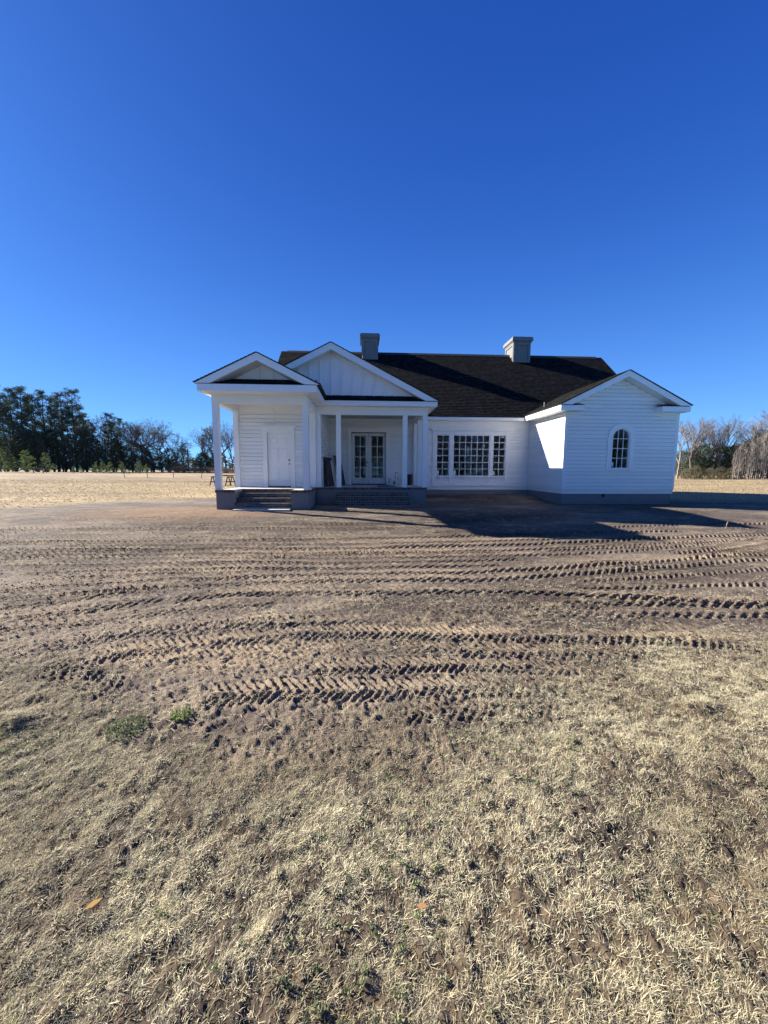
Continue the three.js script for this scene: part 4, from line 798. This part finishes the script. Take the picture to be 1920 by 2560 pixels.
const KIND = {
  pine: [pineGeo(11, 21, 0.42, 3.5, 0.25), pineGeo(12, 21, 0.5, 3.2, 0.2), pineGeo(13, 21, 0.38, 3.8, 0.3), pineGeo(14, 21, 0.3, 3.4, 0.3)],
  bare: [bareGeo(21, 14, 0.62), bareGeo(22, 14, 0.55), bareGeo(23, 14, 0.7), bareGeo(24, 14, 0.5, 0.25)],
  tallbare: [bareGeo(25, 14, 0.40), bareGeo(26, 14, 0.36), bareGeo(27, 14, 0.44)],
  leafy: [leafyGeo(31, 7, 5.5, 260), leafyGeo(32, 7, 6.5, 300), leafyGeo(33, 7, 4.4, 230)],
  young: [youngGeo(41, 3.4, 2.5), youngGeo(42, 3.4, 2.1), youngGeo(43, 3.4, 2.9)],
  sapling: [51, 52, 53, 54].map((q) => saplingGeo(q, 9)),
};
const rt = rng(4242);
const DIR = (px) => Math.atan((px - 960) / 962) + 3.115 * Math.PI / 180;
function plant(kind, variant, x, z, h, mats, label, category, grp, name) {
  const [tg, lg] = KIND[kind][variant % KIND[kind].length], g = group(scene, name); tg.computeBoundingBox(); lg?.computeBoundingBox(); const s = h / Math.max(tg.boundingBox.max.y, lg ? lg.boundingBox.max.y : 0);
  add(g, 'trunk', tg, mats[0]); if (lg) add(g, 'crown', lg, mats[1]);
  g.position.set(x, groundH(x, z) - 0.05, z); g.rotation.y = rt() * 6.28; g.scale.set(s * (0.9 + 0.2 * rt()), s, s * (0.9 + 0.2 * rt()));
  return tag(g, label, category, grp);
}
const ORD = ['first', 'second', 'third', 'fourth', 'fifth', 'sixth', 'seventh', 'eighth', 'ninth', 'tenth', 'eleventh', 'twelfth', 'thirteenth', 'fourteenth', 'fifteenth', 'sixteenth', 'seventeenth', 'eighteenth', 'nineteenth', 'twentieth', 'twenty-first', 'twenty-second', 'twenty-third', 'twenty-fourth'];
const row = (kind, name, list, label, category, grp, mf) => list.sort((a, b) => a[0] / -a[1] - b[0] / -b[1]).forEach(([x, z, h, v], k) => plant(kind, v ?? k, x, z, h, mf(k), label(ORD[k]), category, grp, name));
const X = (f, z) => f * -z;   // sideways place as a share of the distance
// left wood: front pines, back pines, hardwoods, understory
row('pine', 'pine_tree', [[-0.935, -104, 21.6, 0], [-0.893, -100, 22, 2], [-0.872, -104, 20, 3], [-0.852, -101, 20.8, 1], [-0.828, -101, 21.4, 3], [-0.80, -104, 20, 2], [-0.778, -102, 20.4, 0], [-0.752, -103, 19.2, 3], [-0.735, -99, 19.6, 1], [-0.708, -100, 20.8, 2], [-0.684, -103, 15.5, 3], [-0.622, -98, 14.6, 2], [-0.60, -100, 13.5, 0]].map(([f, z, h, v]) => [X(f, z), z, h, v]),
  (o) => `tall dark pine in the left wood, ${o} of the front row from the left`, 'pine tree', 'front pines of the left wood', (k) => [BARK[0], NEEDLE[k % 3]]);
row('pine', 'background_pine', Array.from({ length: 13 }, (_, k) => { const f = -0.95 + k * 0.0275 + 0.01 * rt(), z = -114 - 9 * rt(); return [X(f, z), z, 15 + 5 * rt() - (k > 9 ? 4.5 : 0), k + 1]; }),
  (o) => `pine half hidden behind the front pines of the left wood, ${o} from the left`, 'pine tree', 'back pines of the left wood', (k) => [BARK[0], NEEDLE[(k + 1) % 3]]);
row('bare', 'bare_tree', [[-0.655, -108, 15.5, 3], [-0.575, -104, 14.6, 0], [-0.557, -96, 13.2, 3], [-0.54, -100, 12.8, 1], [-0.523, -97, 12.4, 3], [-0.505, -99, 11.6, 0], [-0.487, -102, 12.6, 2], [-0.468, -98, 10.2, 1], [-0.45, -100, 8.6, 3], [-0.60, -112, 16, 1], [-0.53, -115, 15, 2]].map(([f, z, h, v]) => [X(f, z), z, h, v]),
  (o) => `leafless hardwood at the right end of the left wood, ${o} from the left`, 'bare tree', 'hardwoods of the left wood', (k) => [BARK[k % 2], OAK[2]]);
row('leafy', 'understory_tree', Array.from({ length: 22 }, (_, k) => { const f = -0.95 + k * 0.0232 + 0.012 * rt(), z = -97 - 8 * rt(); return [X(f, z), z, (k < 13 ? 8 : 5.2) + 3.4 * rt() - (k > 17 ? 1.5 : 0), k]; }),
  (o) => `dark evergreen undergrowth tree below the left wood, ${o} from the left`, 'evergreen tree', 'undergrowth of the left wood', (k) => [BARK[0], OAK[k % 2]]);
row('young', 'young_pine', [[8, 4.6], [35, 3.4], [72, 4.3], [120, 3.9], [187, 1.4], [205, 1.3], [243, 2.2], [262, 2.3], [279, 2.3], [308, 2.4], [327, 0.9], [352, 2.5], [370, 1.9]].map(([px, h], k) => { const z = -74 - 3 * rt(); return [Math.tan(DIR(px)) * -z, z, h, k]; }),
  (o) => `bright green young pine on the field edge, ${o} from the left`, 'young pine', 'young pines along the field edge', (k) => [BARK[1], YOUNG[k % 2]]);
row('leafy', 'green_bush', [[425, 2.2], [447, 2.5], [463, 2.0], [490, 2.2]].map(([px, h], k) => { const z = -92 - 4 * rt(); return [Math.tan(DIR(px)) * -z, z, h, k]; }),
  (o) => `yellow green bush at the gap right of the left wood, ${o} from the left`, 'bush', 'bushes at the gap', (k) => [BARK[1], YOUNG[1]]);
// trees seen past the entry porch
row('bare', 'bare_tree', [[503, 9.5, 1], [520, 11.5, 0], [538, 12, 2], [553, 12.4, 1], [568, 13, 3], [583, 12.4, 0], [598, 12, 2]].map(([px, h, v]) => { const z = -98 - 6 * rt(); return [Math.tan(DIR(px)) * -z, z, h, v]; }),
  (o) => `leafless tree seen past the entry porch column, ${o} from the left`, 'bare tree', 'bare trees beyond the entry porch', (k) => [BARK[k % 2], OAK[2]]);
row('leafy', 'dark_evergreen', [[508, 5], [522, 6], [540, 4.6]].map(([px, h], k) => { const z = -95 - 3 * rt(); return [Math.tan(DIR(px)) * -z, z, h, k]; }),
  (o) => `dark evergreen beside the entry porch column, ${o} from the left`, 'evergreen tree', 'dark evergreens beyond the entry porch', (k) => [BARK[0], OAK[0]]);
// right wood
row('tallbare', 'bare_tree', [[1690, 11.5, 1], [1708, 13, 0], [1722, 12.6, 2], [1738, 12.2, 1], [1766, 12, 2], [1780, 13.2, 1], [1792, 12.6, 0], [1808, 11.4, 2], [1850, 11, 0], [1880, 13.5, 2], [1900, 14, 1], [1918, 13, 0]].map(([px, h, v]) => { const z = -56 - 5 * rt(); return [Math.tan(DIR(px)) * -z, z, h * 0.77, v]; }),
  (o) => `pale leafless tree in the right wood, ${o} from the house`, 'bare tree', 'bare trees of the right wood', (k) => [BARK[1 + (k % 3 === 0 ? 1 : 0)], OAK[2]]);
row('leafy', 'wood_evergreen', [[1700, 5.6], [1722, 6.4], [1745, 6.8], [1770, 7.2], [1795, 6.8], [1820, 6.4], [1842, 6.8], [1866, 8], [1890, 9], [1915, 9.2], [1938, 9]].map(([px, h], k) => { const z = -57 - 6 * rt(); return [Math.tan(DIR(px)) * -z, z, h * 0.84, k]; }),
  (o) => `dark evergreen in the right wood, ${o} from the house`, 'evergreen tree', 'evergreens of the right wood', (k) => [BARK[1], OAK[k % 2]]);
row('leafy', 'wood_bush', [[1712, 1.7], [1732, 2.2], [1752, 1.5], [1772, 1.8], [1800, 2.0], [1822, 1.8]].map(([px, h], k) => { const z = -53 - 2 * rt(); return [Math.tan(DIR(px)) * -z, z, h, k]; }),
  (o) => `olive bush at the foot of the right wood, ${o} from the house`, 'bush', 'bushes of the right wood', (k) => [BARK[1], OAK[2]]);
row('sapling', 'sapling', Array.from({ length: 24 }, (_, k) => { const px = 1826 + k * 4.9 + 2 * rt(), z = -52 - 3 * rt(); return [Math.tan(DIR(px)) * -z, z, 3.8 + k * 0.1 + 1.4 * rt() + (k > 4 ? 0.8 : 0), k]; }),
  (o) => `slim leafless sapling in the thicket at the right edge, ${o} from the house`, 'sapling', 'saplings of the right thicket', (k) => [BARK[2]]);
// trees behind the viewpoint, mirrored in the panes
row('bare', 'yard_tree', Array.from({ length: 18 }, (_, k) => [-26 + k * 5.4 + 2 * rt(), 30 + 8 * rt(), 12 + 5 * rt(), k]),
  (o) => `leafless tree across the yard facing the house, ${o} of its row`, 'bare tree', 'trees facing the house front', () => [BARK[0], OAK[2]]);
row('leafy', 'yard_evergreen', Array.from({ length: 19 }, (_, k) => [-28 + k * 5.2 + 2 * rt(), 31 + 5 * rt(), 8 + 4 * rt(), k]),
  (o) => `dark evergreen across the yard facing the house, ${o} of its row`, 'evergreen tree', 'evergreens facing the house front', () => [BARK[0], OAK[0]]);
{ // brush line below the gap
  const r = rng(8), G = new Geo();
  for (let k = 0; k < 260; k++) { const px = 430 + 175 * r(), z = -86 - 5 * r(), x = Math.tan(DIR(px)) * -z; clump(G, V(x, groundH(x, z) + 0.35 + 0.5 * r(), z), 0.8, 16, 0.6, 0.07, r, 0.6); }
  const o = add(scene, 'dry_brush', G.done(), leafMat([0.19, 0.135, 0.085])); tag(o, 'low strip of dry brown brush at the field edge left of the house', 'brush', null, 'stuff');
}
{ // far belt of woods closing the horizon
  const r = rng(18), G = new Geo();
  for (let k = 0; k < 1500; k++) { const f = -1.3 + 2.9 * r(), z = -165 - 30 * r(), hh = (f < -0.5 ? 7 : 5.5) * r(); clump(G, V(f * -z, 0.6 + hh, z), 2.4, 9, 1.6, 0.8, r, 0.7); }
  const o = add(scene, 'distant_wood', G.done(), leafMat([0.05, 0.06, 0.035])); tag(o, 'far low belt of woods along the horizon', 'woods', null, 'stuff');
}
{ // utility pole, field stakes, bench
  const p = group(scene, 'utility_pole'), x = Math.tan(DIR(474)) * 110; p.position.set(x, groundH(x, -110), -110);
  add(p, 'pole', new THREE.CylinderGeometry(0.11, 0.16, 6.6, 8), BARK[1]).position.y = 3.1; box(p, 'crossarm', BARK[1], -0.7, 0.7, 5.6, 5.75, -0.06, 0.06);
  tag(p, 'wooden utility pole standing in the gap between the woods', 'utility pole');
  for (const [px, h, tilt, lab] of [[314, 0.75, 0.15, 'thin field stake leftmost of the row in front of the young pines'], [371, 0.9, 0.05, 'thin upright field stake below the rightmost young pines'], [435, 0.95, -0.04, 'thin field stake in front of the gap bushes'], [504, 0.9, -0.2, 'thin leaning field stake nearest the entry porch']]) {
    const s = group(scene, 'field_stake'), z = -55, xx = Math.tan(DIR(px)) * 55; s.position.set(xx, groundH(xx, z) - 0.05, z); s.rotation.z = tilt;
    box(s, 'stake', BARK[0], -0.025, 0.025, 0, h, -0.025, 0.025); box(s, 'flag', mat(lin(0.5, 0.3, 0.2), 0.8), 0.026, 0.1, h - 0.12, h - 0.03, -0.004, 0.004); tag(s, lab, 'stake', 'field stakes');
  }
  const b = group(scene, 'field_bench'), bx = Math.tan(DIR(100)) * 72; b.position.set(bx, groundH(bx, -72), -72); b.rotation.y = 0.5;
  box(b, 'seat', BARK[2], -0.75, 0.75, 0.42, 0.47, -0.2, 0.2); for (const y of [0.66, 0.84]) box(b, 'back_slat', BARK[2], -0.75, 0.75, y, y + 0.1, -0.24, -0.21); for (const s of [-1, 1]) { box(b, 'leg', BARK[2], s * 0.65 - 0.04, s * 0.65 + 0.04, 0, 0.42, 0.1, 0.18); box(b, 'leg', BARK[2], s * 0.65 - 0.04, s * 0.65 + 0.04, 0, 0.95, -0.3, -0.241); }
  tag(b, 'small grey slatted bench between the young pines', 'bench');
}

// ---------------------------------------------------------------- lawn and loose straw
function tuftGeo(seed, n, len, w, lean) {
  const r = rng(seed), G = new Geo();
  for (let k = 0; k < n; k++) {
    const a = r() * 6.2832, l = len * (0.5 + 0.8 * r()), t = lean * (0.4 + 0.8 * r()), d = V(Math.cos(a) * Math.sin(t), Math.cos(t), Math.sin(a) * Math.sin(t)), c = V((r() - 0.5) * 0.035, -0.004, (r() - 0.5) * 0.035);
    const side = V(-Math.sin(a + r()), 0.2 * (r() - 0.5), Math.cos(a + r())).normalize().multiplyScalar(w * (0.6 + 0.7 * r()) / 2), m = c.clone().addScaledVector(d, l * 0.55), bend = r() * r(), d2 = d.clone().add(V(Math.cos(a + r() - 0.5) * 0.6 * bend, -0.7 * bend, Math.sin(a + r() - 0.5) * 0.6 * bend)).normalize(), e = m.clone().addScaledVector(d2, l * 0.5), s = G.p.length / 3;
    G.p.push(c.x - side.x, c.y - side.y, c.z - side.z, c.x + side.x, c.y + side.y, c.z + side.z, m.x - side.x * 0.8, m.y - side.y, m.z - side.z * 0.8, m.x + side.x * 0.8, m.y + side.y, m.z + side.z * 0.8, e.x, e.y, e.z);
    G.i.push(s, s + 1, s + 3, s, s + 3, s + 2, s + 2, s + 3, s + 4);
  }
  return G.done();
}
const STRAWM = leafMat([1, 1, 1], 0.3);
function scatter(name, geo, count, seed, place, color, label, category) {
  const r = rng(seed), list = [], M = new THREE.Matrix4(), Q = new THREE.Quaternion(), E = new THREE.Euler(), c = new THREE.Color();
  for (let k = 0; k < count; k++) { const p = place(r); if (p) list.push(p); }
  const im = new THREE.InstancedMesh(geo, STRAWM, list.length); im.name = name; im.castShadow = im.receiveShadow = true;
  list.forEach(([x, z, s, sy, tilt], k) => { E.set((r() - 0.5) * tilt, r() * 6.2832, (r() - 0.5) * tilt); M.compose(V(x, groundH(x, z), z), Q.setFromEuler(E), V(s, s * sy, s)); im.setMatrixAt(k, M); color(c, x, z, r); im.setColorAt(k, c); });
  scene.add(im); tag(im, label, category, null, 'stuff'); return im;
}
const wedge = (r, z0, z1) => { const z = -Math.sqrt(lerp(z0 * z0, z1 * z1, r())), x = (r() * 2 - 1) * (-z * 1.16 + 0.5) + 0.055 * -z; return [x, z]; };
const strawColor = (c, x, z, r) => {
  const n = fbm(x * 1.3 + 2, z * 1.3, 2), q = clamp(0.5 + 0.8 * n + 0.5 * (r() - 0.5)), b = 0.55 + 0.7 * r();
  if (r() < 0.04 + 0.13 * sstep(0.1, 0.5, fbm(x * 0.9 + 30, z * 0.9, 2))) c.setRGB(0.20 * b, 0.24 * b, 0.075 * b); else c.setRGB(lerp(0.43, 0.80, q) * b, lerp(0.365, 0.725, q) * b, lerp(0.225, 0.48, q) * b);
};
const patch = (x, z) => clamp(0.36 + 0.9 * fbm(x * 3.2, z * 3.2 + 4, 3) + 1.3 * fbm(x * 10, z * 10 + 4, 2) + 0.35 * fbm(x * 0.7 + 6, z * 0.7, 2));
scatter('dry_lawn', tuftGeo(1, 9, 0.024, 0.0024, 1.3), 620000, 71, (r) => { const [x, z] = wedge(r, 0.7, 6.0); const g = grassCover(x, z); return r() < g * (0.16 + 0.95 * patch(x, z)) ? [x, z, 0.65 + 0.7 * r(), 0.8 + 0.5 * r(), 0.6] : null; }, strawColor, 'dry straw coloured lawn covering the foreground', 'grass');
scatter('lawn_thatch', tuftGeo(2, 6, 0.045, 0.0024, 1.6), 70000, 72, (r) => { const [x, z] = wedge(r, 0.7, 6); return r() < grassCover(x, z) * (0.15 + 0.75 * patch(x + 5, z)) ? [x, z, 0.5 + 0.8 * r(), 0.5, 0.3] : null; }, strawColor, 'loose flat thatch lying between the lawn blades', 'thatch');
scatter('loose_straw', tuftGeo(3, 5, 0.05, 0.0034, 1.5), 130000, 73, (r) => { const [x, z] = wedge(r, 2.2, 11); return r() < 0.85 * (1 - 0.8 * sstep(-3.8, -7, z)) * clamp(0.5 + 0.9 * fbm(x * 0.8, z * 1.6, 3)) * (1 - 0.8 * grassCover(x, z)) && !(z < -13 && x > -6) ? [x, z, 0.6 + 0.9 * r(), 0.45, 0.4] : null; }, strawColor, 'chopped straw strewn over the graded soil', 'straw');
scatter('field_stubble', tuftGeo(4, 9, 0.11, 0.012, 1.0), 46000, 74, (r) => { const z = -Math.sqrt(lerp(12 * 12, 48 * 48, r())), x = (r() * 2 - 1) * -z * 1.25; return fieldMask(x, z) > r() + 0.15 ? [x, z, 0.7 + 0.8 * r(), 0.6, 0.4] : null; }, (c, x, z, r) => { const b = 0.7 + 0.5 * r(); c.setRGB(0.50 * b, 0.40 * b, 0.22 * b); }, 'short dry stubble of the hay field around the house', 'stubble');
function weedGeo(seed, n, R) { const r = rng(seed), G = new Geo(); for (let k = 0; k < n; k++) { const a = r() * 6.2832, d = R * Math.sqrt(r()), c = V(Math.cos(a) * d, 0.005, Math.sin(a) * d), t = 0.4 + 0.9 * r(), b = r() * 6.2832; G.blade(c.clone().setY(0.004 + 0.025 * r()), V(Math.cos(b) * Math.sin(t), Math.cos(t), Math.sin(b) * Math.sin(t)), 0.014 + 0.016 * r(), 0.009 + 0.007 * r(), rdir(r)); } return G.done(); }
const crumb = (() => { const g = new THREE.IcosahedronGeometry(1, 0), r = rng(3), p = g.attributes.position, m = new Map(); for (let k = 0; k < p.count; k++) { const key = [0, 1, 2].map((a) => p.array[k * 3 + a].toFixed(3)).join(); if (!m.has(key)) m.set(key, 0.65 + 0.6 * r()); const s = m.get(key); p.setXYZ(k, p.getX(k) * s, p.getY(k) * s * 0.75, p.getZ(k) * s); } g.computeVertexNormals(); return g; })();
{
  const r = rng(75), list = []; for (let k = 0; k < 70000; k++) { const [x, z] = wedge(r, 2, 11); const g = grassCover(x, z); if (r() < (1 - g) * clamp(0.4 + 1.2 * fbm(x * 1.4 + 9, z * 1.8, 3))) list.push([x, z]); }
  const im = new THREE.InstancedMesh(crumb, mat(lin(1, 1, 1), 1, {}), list.length), M = new THREE.Matrix4(), Q = new THREE.Quaternion(), c = new THREE.Color();
  list.forEach(([x, z], k) => { const s = 0.004 + 0.012 * r() ** 3; M.compose(V(x, groundH(x, z) + s * 0.3, z), Q.setFromEuler(new THREE.Euler(r() * 6, r() * 6, r() * 6)), V(s, s, s)); im.setMatrixAt(k, M); const b = 0.6 + 0.7 * r(); im.setColorAt(k, c.setRGB(0.22 * b, 0.17 * b, 0.128 * b)); });
  im.name = 'soil_crumbs'; im.castShadow = im.receiveShadow = true; scene.add(im); tag(im, 'crumbled clods of soil along the tyre tracks', 'soil', null, 'stuff');
}
// weeds
scatter('weed_sprigs', weedGeo(66, 9, 0.02), 4200, 77, (r) => { const [x, z] = wedge(r, 0.8, 4.5); return r() < grassCover(x, z) * sstep(0.16, 0.5, fbm(x * 1.5 + 20, z * 1.5, 3)) ? [x, z, 0.5 + 0.5 * r(), 0.8, 0.4] : null; }, (c, x, z, r) => { const b = 0.7 + 0.5 * r(); c.setRGB(0.17 * b, 0.215 * b, 0.085 * b); }, 'small green sprigs growing through the dry lawn', 'weeds');
const WEED = [leafMat([0.19, 0.235, 0.075], 0.4), leafMat([0.14, 0.165, 0.08], 0.4)];
for (const [x, z, R, n, m, lab] of [[-1.29, -2.63, 0.075, 240, 0, 'bright green weed clump at the soil edge left of centre'], [-1.6, -2.53, 0.13, 420, 1, 'wide dull green weed patch just left of the bright clump'], [-2.2, -2.3, 0.28, 260, 1, 'sparse grey green weed patch near the left edge of the lawn']]) {
  const o = add(scene, 'weed_clump', weedGeo(Math.floor((x + 9) * 100), n, R), WEED[m]); o.position.set(x, groundH(x, z), z); tag(o, lab, 'weed');
}
{
  const o = group(scene, 'dead_leaf'); o.position.set(-1.061, groundH(-1.061, -1.387) + 0.035, -1.387); const g = new Geo(); g.blade(V(-0.03, 0, 0), V(0.9, 0.25, -0.4).normalize(), 0.065, 0.024, V(0, 1, 0.2)); add(o, 'leaf', g.done(), leafMat([0.42, 0.24, 0.06])); tag(o, 'curled orange brown dead leaf on the lawn at lower left', 'leaf');
  const l2 = group(scene, 'dead_leaf'); l2.position.set(0.24, groundH(0.24, -1.36) + 0.03, -1.36); const g2 = new Geo(); g2.blade(V(-0.03, 0, 0), V(0.8, 0.3, 0.4).normalize(), 0.055, 0.035, V(0, 1, -0.2)); add(l2, 'leaf', g2.done(), leafMat([0.28, 0.13, 0.05])); tag(l2, 'red brown dead leaf on the lawn near bottom centre', 'leaf');
  const tw = group(scene, 'pale_twig'), tx = 10.77, tz = -10.77; tw.position.set(tx, groundH(tx, tz), tz); tube(tw, 'twig', BARK[2], [[0, -0.02, 0], [0.03, 0.07, 0], [0.02, 0.13, 0.01], [0.06, 0.2, 0]], 0.013, 12, 6); tube(tw, 'twig_fork', BARK[2], [[0.02, 0.06, 0], [-0.05, 0.1, 0.02], [-0.1, 0.11, 0.02]], 0.009, 8, 5); tag(tw, 'pale forked twig sticking out of the soil right of the shadow tip', 'twig');
}
renderer.render(scene, camera);
